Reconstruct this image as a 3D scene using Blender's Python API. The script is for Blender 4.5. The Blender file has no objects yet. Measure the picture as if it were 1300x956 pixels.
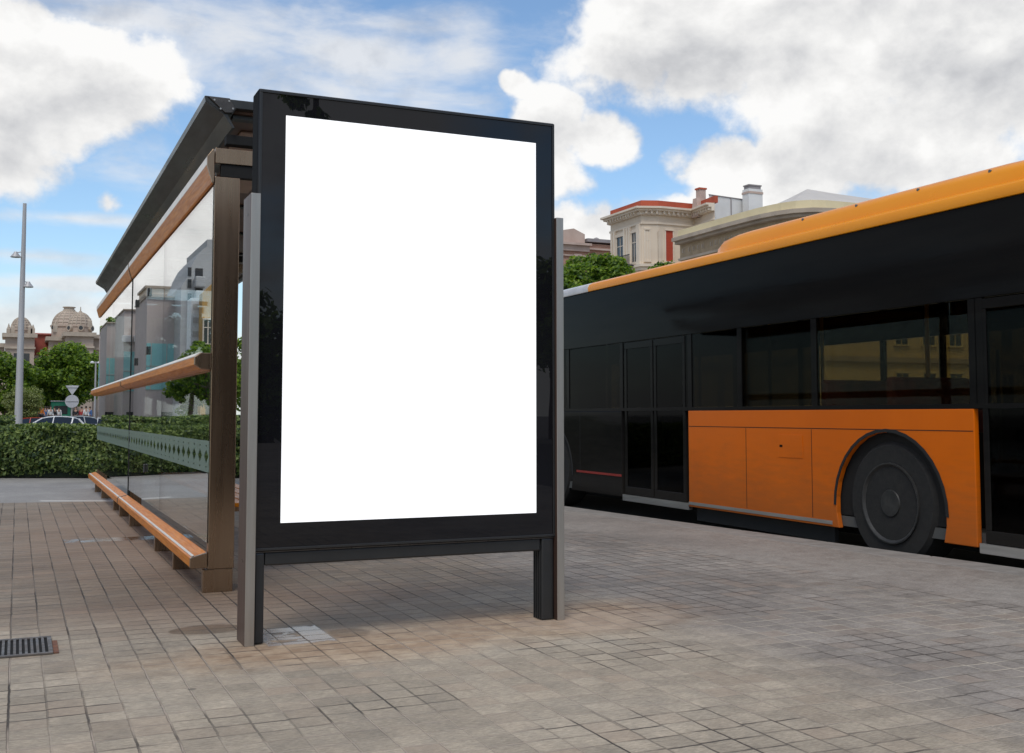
import bpy, bmesh, math, random
import numpy as np
from mathutils import Vector, Matrix
R = math.radians
random.seed(7)
rng = np.random.default_rng(7)
scn = bpy.context.scene
col = scn.collection
# ------------------------------------------------------------------ camera
FPX = 1400.0; YAW = R(24.11257); PIT = R(3.80049)
cf = Vector((math.sin(YAW)*math.cos(PIT), math.cos(YAW)*math.cos(PIT), math.sin(PIT)))
cr = Vector((math.cos(YAW), -math.sin(YAW), 0)); cu = cr.cross(cf)
EYE = Vector((0, 0, 1.0))
cam = bpy.data.objects.new('camera', bpy.data.cameras.new('camera')); col.objects.link(cam)
cam.location = EYE
cam.rotation_euler = Matrix((cr, cu, -cf)).transposed().to_euler()
cam.data.sensor_width = 36; cam.data.lens = 36*FPX/1300
cam.data.shift_y = -44/1300
cam.data.clip_end = 3000; cam.data.clip_start = .05
scn.camera = cam
def ray(x, y): return (cf*FPX + cr*(x-650) + cu*(434-y)).normalized()
def onZ(x, y, z): d = ray(x, y); return EYE + d*((z-1)/d.z)
def onY(x, y, Y): d = ray(x, y); return EYE + d*(Y/d.y)
def azel(x, y):
    d = ray(x, y); return math.degrees(math.atan2(d.x, d.y)), math.degrees(math.asin(d.z))
# ------------------------------------------------------------------ node helpers
class NT:
    def __init__(s, tree): s.t = tree; s.n = tree.nodes; s.l = tree.links
    def new(s, typ, **kw):
        n = s.n.new(typ)
        for k, v in kw.items(): setattr(n, k, v)
        return n
    def put(s, sock, v):
        if isinstance(v, bpy.types.NodeSocket): s.l.new(v, sock)
        elif v is not None: sock.default_value = v
    def m(s, op, a, b=None, c=None, clamp=False):
        n = s.new('ShaderNodeMath', operation=op); n.use_clamp = clamp
        s.put(n.inputs[0], a); s.put(n.inputs[1], b); s.put(n.inputs[2], c)
        return n.outputs[0]
    def mix(s, f, a, b, mode='MIX'):
        n = s.new('ShaderNodeMix', data_type='RGBA', blend_type=mode)
        s.put(n.inputs['Factor'], f)
        for nm, v in (('A', a), ('B', b)):
            sk = [i for i in n.inputs if i.name == nm and i.type == 'RGBA'][0]
            if isinstance(v, (tuple, list)): v = (*v[:3], 1)
            s.put(sk, v)
        return [o for o in n.outputs if o.type == 'RGBA'][0]
    def step(s, x, a, b, to0=0.0, to1=1.0):
        n = s.new('ShaderNodeMapRange', interpolation_type='SMOOTHSTEP')
        s.put(n.inputs['Value'], x); n.inputs['From Min'].default_value = a; n.inputs['From Max'].default_value = b
        n.inputs['To Min'].default_value = to0; n.inputs['To Max'].default_value = to1
        return n.outputs[0]
    def noise(s, vec, scale, detail=4, rough=.55, dist=0.0):
        n = s.new('ShaderNodeTexNoise'); s.put(n.inputs['Vector'], vec)
        n.inputs['Scale'].default_value = scale; n.inputs['Detail'].default_value = detail
        n.inputs['Roughness'].default_value = rough; n.inputs['Distortion'].default_value = dist
        return n.outputs[0]
    def mapping(s, vec, scale=(1,1,1), loc=(0,0,0)):
        n = s.new('ShaderNodeMapping'); s.put(n.inputs[0], vec)
        n.inputs['Scale'].default_value = scale; n.inputs['Location'].default_value = loc
        return n.outputs[0]
    def comb(s, x, y, z=0.0):
        n = s.new('ShaderNodeCombineXYZ'); s.put(n.inputs[0], x); s.put(n.inputs[1], y); s.put(n.inputs[2], z)
        return n.outputs[0]
    def sep(s, v):
        n = s.new('ShaderNodeSeparateXYZ'); s.put(n.inputs[0], v); return n.outputs
MATS = {}
def newmat(name):
    m = bpy.data.materials.new(name); m.use_nodes = True; MATS[name] = m
    N = NT(m.node_tree); return m, N, m.node_tree.nodes['Principled BSDF']
def pmat(name, c, c2=None, rough=.5, metal=0.0, scale=3.0, stretch=(1,1,1), bump=0.0, bscale=None, rvar=0.0, coat=0.0, emit=None, es=1.0, spec=.5):
    m, N, P = newmat(name)
    tc = N.new('ShaderNodeTexCoord').outputs['Object']
    v = N.mapping(tc, stretch)
    n = N.noise(v, scale, 6, .6)
    if c2 is None: c2 = tuple(x*.82 for x in c)
    N.put(P.inputs['Base Color'], N.mix(N.step(n, .3, .7), c, c2))
    P.inputs['Metallic'].default_value = metal
    P.inputs['Specular IOR Level'].default_value = spec
    P.inputs['Coat Weight'].default_value = coat; P.inputs['Coat Roughness'].default_value = .08
    if rvar: N.put(P.inputs['Roughness'], N.step(N.noise(v, scale*1.7, 5), .25, .75, max(rough-rvar, .02), rough+rvar))
    else: P.inputs['Roughness'].default_value = rough
    if bump:
        b = N.new('ShaderNodeBump'); b.inputs['Strength'].default_value = bump; b.inputs['Distance'].default_value = .02
        N.put(b.inputs['Height'], N.noise(v, bscale or scale*4, 5)); N.put(P.inputs['Normal'], b.outputs[0])
    if emit:
        P.inputs['Emission Color'].default_value = (*emit, 1); P.inputs['Emission Strength'].default_value = es
    return m
def glassmat(name, tint, f0=.05, power=5.0, rough=0.0, refl=1.0, gcol=(1,1,1)):
    m, N, P = newmat(name)
    g = N.new('ShaderNodeNewGeometry')
    d = N.new('ShaderNodeVectorMath', operation='DOT_PRODUCT')
    N.put(d.inputs[0], g.outputs['Normal']); N.put(d.inputs[1], g.outputs['Incoming'])
    c = N.m('ABSOLUTE', d.outputs['Value'])
    r = N.m('POWER', N.m('SUBTRACT', 1.0, c), power)
    fac = N.m('MULTIPLY', N.m('ADD', N.m('MULTIPLY', r, 1-f0), f0), refl, clamp=True)
    t = N.new('ShaderNodeBsdfTransparent'); t.inputs[0].default_value = (*tint, 1)
    gl = N.new('ShaderNodeBsdfGlossy'); gl.inputs['Roughness'].default_value = rough; gl.inputs[0].default_value = (*gcol, 1)
    mx = N.new('ShaderNodeMixShader'); N.put(mx.inputs[0], fac); N.l.new(t.outputs[0], mx.inputs[1]); N.l.new(gl.outputs[0], mx.inputs[2])
    N.l.new(mx.outputs[0], m.node_tree.nodes['Material Output'].inputs[0])
    return m
# ------------------------------------------------------------------ mesh helpers
OFF = {}
class MB:
    def __init__(s): s.v = []; s.f = []; s.mi = []
    def add(s, vs, fs, mi=0):
        o = len(s.v); s.v += [tuple(p) for p in vs]; s.f += [tuple(i+o for i in f) for f in fs]; s.mi += [mi]*len(fs); return s
    def box(s, x0, x1, y0, y1, z0, z1, mi=0):
        vs = [(x, y, z) for x in (x0, x1) for y in (y0, y1) for z in (z0, z1)]
        return s.add(vs, [(0,1,3,2),(4,6,7,5),(0,4,5,1),(2,3,7,6),(0,2,6,4),(1,5,7,3)], mi)
    def prism(s, poly, fa, fb, mi=0):
        "poly: list of 2D points; fa/fb map a 2D point to 3D on each end"
        n = len(poly); vs = [fa(*p) for p in poly] + [fb(*p) for p in poly]
        fs = [tuple(range(n))[::-1], tuple(range(n, 2*n))] + [(i, (i+1)%n, n+(i+1)%n, n+i) for i in range(n)]
        return s.add(vs, fs, mi)
    def prY(s, poly, y0, y1, mi=0): return s.prism(poly, lambda x, z: (x, y0, z), lambda x, z: (x, y1, z), mi)
    def prX(s, poly, x0, x1, mi=0): return s.prism(poly, lambda y, z: (x0, y, z), lambda y, z: (x1, y, z), mi)
    def prZ(s, poly, z0, z1, mi=0): return s.prism(poly, lambda x, y: (x, y, z0), lambda x, y: (x, y, z1), mi)
    def tube(s, a, b, ra, rb=None, n=12, mi=0):
        rb = ra if rb is None else rb
        a = Vector(a); b = Vector(b); d = (b-a).normalized()
        u = d.orthogonal().normalized(); w = d.cross(u)
        vs = []
        for p, r in ((a, ra), (b, rb)):
            for i in range(n):
                t = 2*math.pi*i/n; vs.append(p + u*(math.cos(t)*r) + w*(math.sin(t)*r))
        fs = [(i, (i+1)%n, n+(i+1)%n, n+i) for i in range(n)] + [tuple(range(n))[::-1], tuple(range(n, 2*n))]
        return s.add(vs, fs, mi)
    def lathe(s, c, prof, n=24, mi=0, axis='Z'):
        c = Vector(c); vs = []
        for r, h in prof:
            for i in range(n):
                t = 2*math.pi*i/n
                if axis == 'Z': p = Vector((math.cos(t)*r, math.sin(t)*r, h))
                elif axis == 'X': p = Vector((h, math.cos(t)*r, math.sin(t)*r))
                else: p = Vector((math.cos(t)*r, h, math.sin(t)*r))
                vs.append(c+p)
        k = len(prof); fs = [(j*n+i, j*n+(i+1)%n, (j+1)*n+(i+1)%n, (j+1)*n+i) for j in range(k-1) for i in range(n)]
        fs += [tuple(range(n))[::-1], tuple(range((k-1)*n, k*n))]
        return s.add(vs, fs, mi)
    def build(s, name, mats, parent=None, bevel=0.0, smooth=False, loc=None, seg=2):
        me = bpy.data.meshes.new(name)
        off = Vector(loc) if (parent is None and loc is not None) else OFF.get(parent.name if parent else '', Vector((0,0,0)))
        me.from_pydata([tuple(Vector(p)-off) for p in s.v], [], s.f)
        for m in (mats if isinstance(mats, (list, tuple)) else [mats]): me.materials.append(MATS[m] if isinstance(m, str) else m)
        me.polygons.foreach_set('material_index', s.mi)
        bm = bmesh.new(); bm.from_mesh(me); bmesh.ops.recalc_face_normals(bm, faces=bm.faces); bm.to_mesh(me); bm.free()
        if smooth:
            me.polygons.foreach_set('use_smooth', [True]*len(me.polygons))
            if hasattr(me, 'set_sharp_from_angle'): me.set_sharp_from_angle(angle=R(35))
        o = bpy.data.objects.new(name, me); col.objects.link(o)
        if parent: o.parent = parent; OFF[o.name] = off
        elif loc is not None: o.location = loc; OFF[o.name] = Vector(loc)
        if bevel:
            b = o.modifiers.new('bevel', 'BEVEL'); b.width = bevel; b.segments = seg; b.limit_method = 'ANGLE'; b.angle_limit = R(40)
            b.harden_normals = False
        return o
def tag(o, label=None, cat=None, group=None, kind=None):
    if label: o['label'] = label
    if cat: o['category'] = cat
    if group: o['group'] = group
    if kind: o['kind'] = kind
    return o
def thing(name, label, cat, loc=(0,0,0), group=None, world=True, rz=0.0):
    o = bpy.data.objects.new(name, None); col.objects.link(o); o.location = loc; o.rotation_euler = (0,0,rz)
    o.empty_display_size = .2
    if world: OFF[o.name] = Vector(loc)
    return tag(o, label, cat, group)
def copy_tree(o, parent=None):
    c = o.copy(); col.objects.link(c)
    if parent: c.parent = parent
    for ch in [x for x in bpy.data.objects if x.parent == o and x.name in col.objects]: copy_tree(ch, c)
    return c
def lerp(a, b, t): return a+(b-a)*t
# ------------------------------------------------------------------ materials
pmat('black_gloss', (.006,.006,.008), (.009,.009,.011), rough=.006, scale=2, spec=.42)
pmat('black_side', (.010,.010,.011), rough=.6, scale=6, spec=.02)
pmat('black_paint', (.016,.017,.018), (.022,.022,.023), rough=.33, scale=6, rvar=.06, bump=.03, bscale=300)
pmat('black_rubber', (.012,.012,.012), rough=.75, scale=10)
pmat('steel_brown', (.26,.175,.115), (.31,.215,.145), rough=.28, metal=.9, scale=2.2, stretch=(5,5,.35), rvar=.05, bump=.015, bscale=60)
pmat('steel_side_reflection', (.085,.048,.036), (.105,.062,.048), rough=.42, metal=.4, scale=2, stretch=(4,4,.3), rvar=.05)  # dark brown paints the reddish surroundings mirrored in the post sides
pmat('steel_light', (.40,.37,.335), (.47,.435,.395), rough=.36, metal=.9, scale=3, stretch=(9,9,.5), rvar=.07)
pmat('steel_dark', (.085,.075,.068), (.12,.105,.095), rough=.32, metal=.85, scale=2.5, stretch=(6,.4,6), rvar=.08)
pmat('roof_metal', (.052,.050,.048), (.075,.072,.068), rough=.34, metal=.7, scale=1.4, stretch=(3,.6,3), rvar=.09)
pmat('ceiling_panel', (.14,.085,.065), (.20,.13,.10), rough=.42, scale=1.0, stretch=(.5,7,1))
pmat('lamp_panel', (.55,.42,.35), rough=.5, scale=4)
pmat('trim_gloss_white', (.72,.69,.64), rough=.3, scale=6)
pmat('wood_varnish', (.66,.215,.006), (.47,.125,.004), rough=.36, scale=5, stretch=(14,.7,14), rvar=.08, coat=.0, bump=.06, bscale=20, spec=.25)
pmat('poster_white', (.92,.92,.92), (.92,.92,.92), rough=.35, emit=(1,1,1), es=.55)
pmat('kerb_stone', (.30,.275,.25), (.22,.20,.18), rough=.8, scale=6, bump=.2)
pmat('grate_metal', (.13,.125,.12), (.20,.17,.15), rough=.5, metal=.7, scale=14, rvar=.15)
pmat('grate_rust', (.22,.09,.045), (.13,.06,.04), rough=.8, scale=20)
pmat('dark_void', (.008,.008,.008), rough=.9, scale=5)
pmat('bus_orange', (.74,.150,.001), (.66,.130,.001), rough=.34, scale=.8, rvar=.04, spec=.22)
pmat('bus_amber', (.90,.33,.008), (.87,.30,.006), rough=.30, scale=.8, rvar=.04, spec=.35)
pmat('bus_black', (.009,.009,.0095), (.013,.0125,.012), rough=.10, scale=1.5, rvar=.05, spec=.035, stretch=(1,.3,3), bump=.04, bscale=2)
pmat('bus_grey', (.10,.10,.10), (.15,.15,.145), rough=.4, scale=3, stretch=(1,.5,5))
pmat('bus_silver', (.55,.54,.52), rough=.3, metal=.8, scale=4, stretch=(1,.4,6))
pmat('bus_silver_roof', (.62,.60,.60), rough=.3, scale=3, coat=.3)
pmat('bus_red', (.32,.02,.012), rough=.4, scale=5)
pmat('seat_red', (.16,.018,.02), (.09,.012,.02), rough=.8, scale=12)
pmat('pole_yellow', (.75,.42,.04), rough=.35, scale=4)
pmat('bus_inside', (.10,.10,.095), rough=.7, scale=2)
pmat('tyre', (.010,.010,.010), (.017,.016,.015), rough=.85, scale=20, bump=.1)
pmat('rim', (.04,.04,.04), (.07,.068,.065), rough=.5, metal=.6, scale=9)
pmat('lens_clear', (.7,.7,.68), rough=.08, scale=5)
pmat('lens_red', (.4,.01,.01), rough=.15, scale=5)
pmat('lens_amber', (.7,.25,.01), rough=.15, scale=5)
pmat('stone_old', (.50,.40,.325), (.39,.31,.25), rough=.85, scale=.35, bump=.25, bscale=3)
pmat('stone_trim', (.52,.435,.345), (.40,.33,.26), rough=.85, scale=.6, bump=.2, bscale=4)
pmat('roof_tile', (.40,.10,.07), (.30,.08,.05), rough=.85, scale=.8)
pmat('window_dark', (.02,.024,.03), (.05,.05,.05), rough=.12, scale=.4)
pmat('cream_wall', (.78,.665,.525), (.69,.575,.45), rough=.8, scale=.25, bump=.12, bscale=5)
pmat('cream_trim', (.80,.70,.57), (.71,.60,.48), rough=.8, scale=.5)
pmat('red_parapet', (.50,.10,.045), (.40,.075,.035), rough=.75, scale=.7)
pmat('red_shutter', (.47,.07,.03), (.40,.05,.025), rough=.7, scale=2, stretch=(1,1,12))
pmat('yellow_wall', (.72,.58,.35), (.63,.50,.29), rough=.8, scale=.3, bump=.1, bscale=5)
pmat('yellow_pale', (.80,.69,.44), (.72,.61,.38), rough=.8, scale=.5)
pmat('ochre_frieze', (.50,.38,.25), (.40,.30,.19), rough=.85, scale=1.4, bump=.4, bscale=9)
pmat('grey_roof', (.60,.56,.52), (.53,.50,.465), rough=.8, scale=.3)
pmat('white_wall', (.76,.75,.73), (.66,.65,.63), rough=.75, scale=.4)
pmat('brick_wall', (.45,.235,.155), (.37,.185,.12), rough=.85, scale=.5)
pmat('pink_stone', (.58,.45,.38), (.48,.36,.30), rough=.85, scale=.6)
pmat('mauve_grey', (.33,.30,.30), rough=.8, scale=.5)
pmat('concrete_wall', (.56,.48,.44), (.49,.42,.385), rough=.8, scale=.18, bump=.1, bscale=3)
pmat('teal_glass', (.30,.62,.61), (.25,.54,.53), rough=.25, scale=.2)
pmat('balcony_grey', (.54,.54,.53), (.46,.46,.45), rough=.8, scale=.3)
pmat('scaffold_white', (.75,.78,.80), (.62,.66,.69), rough=.4, scale=.3)
pmat('ochre_wall', (.60,.36,.12), (.5,.30,.10), rough=.85, scale=.5)
pmat('iron', (.05,.05,.05), rough=.6, scale=4)
pmat('mast_grey', (.50,.49,.49), (.42,.41,.41), rough=.45, metal=.3, scale=1, stretch=(2,2,.3))
pmat('sign_back', (.58,.58,.59), (.48,.48,.5), rough=.5, scale=2)
pmat('car_white', (.80,.81,.83), rough=.25, scale=1, coat=.5)
pmat('car_red', (.40,.03,.015), rough=.25, scale=1, coat=.5)
pmat('car_silver', (.45,.46,.45), rough=.3, metal=.5, scale=1, coat=.4)
pmat('car_window', (.012,.016,.024), rough=.05, scale=1)
pmat('skin', (.50,.30,.21), rough=.6, scale=8)
pmat('hair', (.03,.02,.014), rough=.7, scale=30)
for nm, c in (('cloth_orange',(.72,.22,.03)),('cloth_navy',(.03,.05,.12)),('cloth_white',(.75,.74,.72)),('cloth_blue',(.08,.17,.38)),('cloth_grey',(.18,.18,.19)),('cloth_red',(.42,.04,.04)),('cloth_green',(.03,.22,.13)),('cloth_dark',(.025,.025,.03))):
    pmat(nm, c, rough=.85, scale=9)
pmat('bark', (.13,.10,.075), (.20,.16,.12), rough=.9, scale=6, stretch=(1,1,.3), bump=.5)
def leafmat(name, c, tr=.28):
    m, N, P = newmat(name)
    tc = N.new('ShaderNodeTexCoord').outputs['Object']
    N.put(P.inputs['Base Color'], N.mix(N.step(N.noise(tc, 1.3, 3), .3, .7), c, tuple(x*.7 for x in c)))
    P.inputs['Roughness'].default_value = .5; P.inputs['Specular IOR Level'].default_value = .35
    t = N.new('ShaderNodeBsdfTranslucent'); t.inputs[0].default_value = (c[0]*1.5, c[1]*1.6, c[2]*.8, 1)
    mx = N.new('ShaderNodeMixShader'); mx.inputs[0].default_value = tr
    N.l.new(P.outputs[0], mx.inputs[1]); N.l.new(t.outputs[0], mx.inputs[2])
    N.l.new(mx.outputs[0], m.node_tree.nodes['Material Output'].inputs[0])
leafmat('leaf_a', (.155,.255,.030), .38); leafmat('leaf_b', (.27,.38,.045), .42); leafmat('leaf_c', (.055,.115,.018), .3)
leafmat('leaf_dark', (.045,.10,.016), .3)
leafmat('pale_a', (.25,.30,.10)); leafmat('pale_b', (.33,.36,.14)); leafmat('pale_c', (.16,.20,.07))
leafmat('hedge_a', (.105,.160,.038), .22); leafmat('hedge_b', (.27,.34,.105), .28); leafmat('hedge_c', (.022,.05,.014), .1)
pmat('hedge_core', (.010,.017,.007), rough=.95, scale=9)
glassmat('shelter_glass', (.88,.92,.90), f0=.04, power=3.3)
glassmat('bus_glass_tinted', (.56,.53,.42), f0=.03, refl=.35)
glassmat('bus_glass_dark', (.16,.155,.14), f0=.03, refl=.25, rough=.03)
def grime(nm, z0, z1, amt, c):
    m = MATS[nm]; N = NT(m.node_tree); P = m.node_tree.nodes['Principled BSDF']
    src = P.inputs['Base Color'].links[0].from_socket
    tc = N.new('ShaderNodeTexCoord').outputs['Object']; x, y, z = N.sep(tc)
    f = N.m('MULTIPLY', N.step(N.m('ADD', z, N.m('MULTIPLY', N.m('SUBTRACT', N.noise(N.mapping(tc, (1,1.2,6)), 3, 5, .6), .5), .9)), z0, z1, 1, 0), amt)
    N.put(P.inputs['Base Color'], N.mix(f, src, c))
grime('bus_orange', .15, 1.0, .45, (.20,.085,.03)); grime('bus_black', .1, 1.3, .5, (.035,.031,.027)); grime('tyre', .0, .6, .4, (.03,.027,.024))
# brick: real courses on the brick building
def brickwall():
    m = MATS['brick_wall']; N = NT(m.node_tree); P = m.node_tree.nodes['Principled BSDF']
    b = N.new('ShaderNodeTexBrick'); b.inputs['Scale'].default_value = 1.0
    b.inputs['Color1'].default_value = (.47,.24,.16,1); b.inputs['Color2'].default_value = (.37,.18,.12,1); b.inputs['Mortar'].default_value = (.45,.38,.32,1)
    b.inputs['Brick Width'].default_value = .5; b.inputs['Row Height'].default_value = .18; b.inputs['Mortar Size'].default_value = .015
    x, y, z = N.sep(N.new('ShaderNodeTexCoord').outputs['Object'])
    N.put(b.inputs['Vector'], N.comb(x, z)); N.put(P.inputs['Base Color'], b.outputs['Color'])
brickwall()
# frosted band with diamond cut-outs on the glass
def frostmat():
    m, N, P = newmat('frosted_band')
    P.inputs['Base Color'].default_value = (.27,.36,.31,1); P.inputs['Roughness'].default_value = .35
    x, y, z = N.sep(N.new('ShaderNodeTexCoord').outputs['Object'])
    u = N.m('ABSOLUTE', N.m('SUBTRACT', N.m('FRACT', N.m('DIVIDE', y, .24)), .5))
    w = N.m('ABSOLUTE', N.m('DIVIDE', N.m('SUBTRACT', z, .762), .092))
    row = N.m('ABSOLUTE', N.m('SUBTRACT', N.m('FRACT', N.m('ADD', N.m('DIVIDE', y, .105), .5)), .5))
    dia = N.m('LESS_THAN', N.m('ADD', N.m('MULTIPLY', u, 1.9), N.m('MULTIPLY', w, 1.45)), .66)
    tip = N.m('LESS_THAN', N.m('ADD', N.m('MULTIPLY', u, 3.6), N.m('ABSOLUTE', N.m('SUBTRACT', N.m('MULTIPLY', w, 5.0), 3.3))), .42)
    hole = N.m('MAXIMUM', dia, tip)
    al = N.m('MULTIPLY', N.m('SUBTRACT', 1.0, hole), .50)
    N.put(P.inputs['Alpha'], al)
frostmat()
# ------------------------------------------------------------------ ground materials
def kerbX(y): return 5.95 - .0875*(y-6.1)
def pavemat():
    m, N, P = newmat('paving')
    tc = N.new('ShaderNodeTexCoord').outputs['Object']
    x, y, z = N.sep(tc)
    wob = N.m('MULTIPLY', N.m('SUBTRACT', N.noise(tc, 1.6, 3), .5), .009)
    xs = N.m('ADD', N.m('ADD', x, wob), N.m('MULTIPLY', N.m('SUBTRACT', N.noise(tc, 14, 2), .5), .007))
    ys = N.m('ADD', N.m('SUBTRACT', y, wob), N.m('MULTIPLY', N.m('SUBTRACT', N.noise(N.mapping(tc, (1,1,1), (7,3,1)), 12, 2), .5), .012))
    u = N.m('DIVIDE', xs, .1205)
    cu_ = N.m('FLOOR', u)
    wn0 = N.new('ShaderNodeTexWhiteNoise', noise_dimensions='1D'); N.put(wn0.inputs['W'], cu_)
    v = N.m('ADD', N.m('DIVIDE', ys, .112), N.m('MULTIPLY', wn0.outputs['Value'], .16))
    cv = N.m('FLOOR', v)
    fu = N.m('ABSOLUTE', N.m('SUBTRACT', N.m('FRACT', u), .5)); fv = N.m('ABSOLUTE', N.m('SUBTRACT', N.m('FRACT', v), .5))
    wn = N.new('ShaderNodeTexWhiteNoise', noise_dimensions='2D'); N.put(wn.inputs['Vector'], N.comb(cu_, cv))
    wnb = N.new('ShaderNodeTexWhiteNoise', noise_dimensions='2D'); N.put(wnb.inputs['Vector'], N.comb(N.m('FLOOR', N.m('DIVIDE', cu_, 3.0)), N.m('FLOOR', N.m('DIVIDE', cv, 3.0))))
    # joints: the long ones strong, the cross ones fainter
    jw = N.noise(tc, 2.3, 4)
    ju = N.step(fu, .458, .486); jv = N.m('MULTIPLY', N.step(fv, .440, .478), N.step(N.noise(N.mapping(tc, (1,1,1), (2,9,4)), 5, 2), .38, .62, .30, .95))
    # long joints are clear in some courses and nearly closed in others
    ju = N.m('MULTIPLY', ju, N.step(N.noise(N.mapping(tc, (2.4,.35,1), (3,1,0)), 2.5, 2), .35, .6, .3, 1.0))
    J = N.m('MAXIMUM', ju, jv)
    # zones
    kx = N.m('SUBTRACT', N.m('ADD', 5.95+.0875*6.1, N.m('MULTIPLY', y, -.0875)), x)      # distance from the kerb
    band = N.step(kx, 1.22, 1.34, 1, 0)
    farz = N.step(N.m('ADD', y, N.m('MULTIPLY', x, .15)), 13.85, 13.98)
    smoothz = N.m('MAXIMUM', band, farz)
    J = N.m('MULTIPLY', J, N.m('SUBTRACT', 1.0, smoothz))
    n1 = N.noise(tc, .7, 5, .6); n2 = N.noise(tc, 9, 6, .65); n3 = N.noise(N.mapping(tc, (1,5,1)), 26, 5, .7)
    right = N.step(N.m('ADD', x, N.m('MULTIPLY', N.m('SUBTRACT', N.noise(tc, 3, 2), .5), .5)), 2.55, 3.3)
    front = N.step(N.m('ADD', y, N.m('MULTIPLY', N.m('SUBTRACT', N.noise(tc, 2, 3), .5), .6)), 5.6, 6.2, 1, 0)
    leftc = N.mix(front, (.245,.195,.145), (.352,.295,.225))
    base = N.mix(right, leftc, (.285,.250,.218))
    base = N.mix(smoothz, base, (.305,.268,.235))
    base = N.mix(farz, base, (.31,.295,.28))
    vtile = N.m('ADD', .80, N.m('ADD', N.m('MULTIPLY', wn.outputs['Value'], .27), N.m('MULTIPLY', wnb.outputs['Value'], .20)))
    vtile = N.m('ADD', N.m('MULTIPLY', vtile, N.m('SUBTRACT', 1.0, smoothz)), N.m('MULTIPLY', .98, smoothz))
    tone = N.m('MULTIPLY', vtile, N.step(n1, .25, .75, .80, 1.17))
    tone = N.m('MULTIPLY', tone, N.step(n2, .25, .75, .84, 1.14))
    tone = N.m('MULTIPLY', tone, N.step(n3, .28, .72, .72, 1.24))
    tone = N.m('MULTIPLY', tone, N.step(N.noise(N.mapping(tc, (1,3,1), (2,6,1)), 60, 3, .7), .3, .7, .84, 1.14))
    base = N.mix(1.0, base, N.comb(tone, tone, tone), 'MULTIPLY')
    # warm / grey tile tints
    base = N.mix(N.m('MULTIPLY', N.step(wn.outputs['Color'], .6, .95), N.m('MULTIPLY', .35, N.m('SUBTRACT', 1.0, smoothz))), base, (.30,.21,.15))
    base = N.mix(N.m('MULTIPLY', N.step(n1, .5, .75), .22), base, (.24,.25,.235))
    def blob(cx, cy, rx, ry, soft=.35, nz=.5, sc=4.0):
        dx = N.m('DIVIDE', N.m('SUBTRACT', x, cx), rx); dy = N.m('DIVIDE', N.m('SUBTRACT', y, cy), ry)
        d = N.m('SQRT', N.m('ADD', N.m('MULTIPLY', dx, dx), N.m('MULTIPLY', dy, dy)))
        d = N.m('ADD', d, N.m('MULTIPLY', N.m('SUBTRACT', N.noise(tc, sc, 4), .5), nz))
        return N.step(d, 1-soft, 1+soft, 1, 0)
    # rust stains round the feet of the panel
    rust = N.m('MAXIMUM', N.m('MAXIMUM', blob(2.35, 4.95, .75, .38, .6, .9), blob(1.35, 4.72, .85, .28, .6, 1.0)), N.m('MULTIPLY', blob(.95, 4.72, .22, .16, .5, .8), 1.0))
    rust2 = N.m('MAXIMUM', N.m('MULTIPLY', blob(.9, 9.9, .9, 3.2, .6, .8), .55), N.m('MULTIPLY', blob(1.2, 5.9, 1.0, .6, .6, .8), .5))
    base = N.mix(N.m('MULTIPLY', rust, .66), base, N.mix(N.step(n2, .35, .65), (.30,.17,.085), (.47,.33,.21)))
    base = N.mix(N.m('MULTIPLY', rust2, .75), base, (.27,.16,.105))
    light = blob(2.62, 4.82, .42, .24, .15, .12)
    base = N.mix(N.m('MULTIPLY', light, .30), base, (.52,.42,.34))
    # pale and dark mortar
    nearp = N.step(y, 4.4, 5.9, 1, 0)
    jc = N.mix(N.m('MULTIPLY', N.step(N.m('ADD', N.noise(tc, 1.3, 3), N.m('MULTIPLY', nearp, .06)), .49, .60), N.m('ADD', .35, N.m('MULTIPLY', nearp, .65))), (.045,.034,.026), N.mix(right, (.42,.34,.27), (.62,.54,.43)))
    base = N.mix(N.m('MULTIPLY', J, .95), base, jc)
    # wear specks and gum
    vo = N.new('ShaderNodeTexVoronoi'); N.put(vo.inputs['Vector'], tc); vo.inputs['Scale'].default_value = 2.2
    base = N.mix(N.m('MULTIPLY', N.step(vo.outputs['Distance'], .02, .05, 1, 0), .55), base, (.05,.045,.04))
    scuff = N.m('MULTIPLY', N.step(N.noise(N.mapping(tc, (1,4,1), (5,5,5)), 6, 5, .7), .66, .74), .3)
    base = N.mix(scuff, base, (.50,.46,.42))
    # long expansion cracks
    cr1 = N.step(N.m('ABSOLUTE', N.m('SUBTRACT', N.m('FRACT', N.m('DIVIDE', N.m('ADD', xs, 0.13), .964)), .5)), .4925, .4975)
    base = N.mix(N.m('MULTIPLY', N.m('MULTIPLY', cr1, .35), N.m('MULTIPLY', N.step(N.noise(tc, 1.9, 2), .50, .56), N.m('SUBTRACT', 1.0, smoothz))), base, (.035,.03,.026))
    # pale painted dash at the far edge
    dash = N.m('MULTIPLY', N.step(N.m('ABSOLUTE', N.m('SUBTRACT', N.m('ADD', y, N.m('MULTIPLY', x, .45)), 14.23)), .07, .11, 1, 0), N.step(N.m('ABSOLUTE', N.m('SUBTRACT', x, .66)), .36, .42, 1, 0))
    base = N.mix(N.m('MULTIPLY', dash, .75), base, (.62,.60,.57))
    # wet areas and shade painted beside the shelter: standing water left by a hose, darker stone and a mirror-like film
    def rect(x0, x1, y0, y1, s=.03):
        a = N.m('MULTIPLY', N.step(x, x0-s, x0+s), N.step(x, x1-s, x1+s, 1, 0)); b = N.m('MULTIPLY', N.step(y, y0-s, y0+s), N.step(y, y1-s, y1+s, 1, 0))
        return N.m('MULTIPLY', a, b)
    ragged = N.step(N.m('ADD', N.noise(N.mapping(tc, (1,1,1), (1,2,7)), 9, 5), N.m('MULTIPLY', wn.outputs['Value'], .30)), .47, .60)
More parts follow.
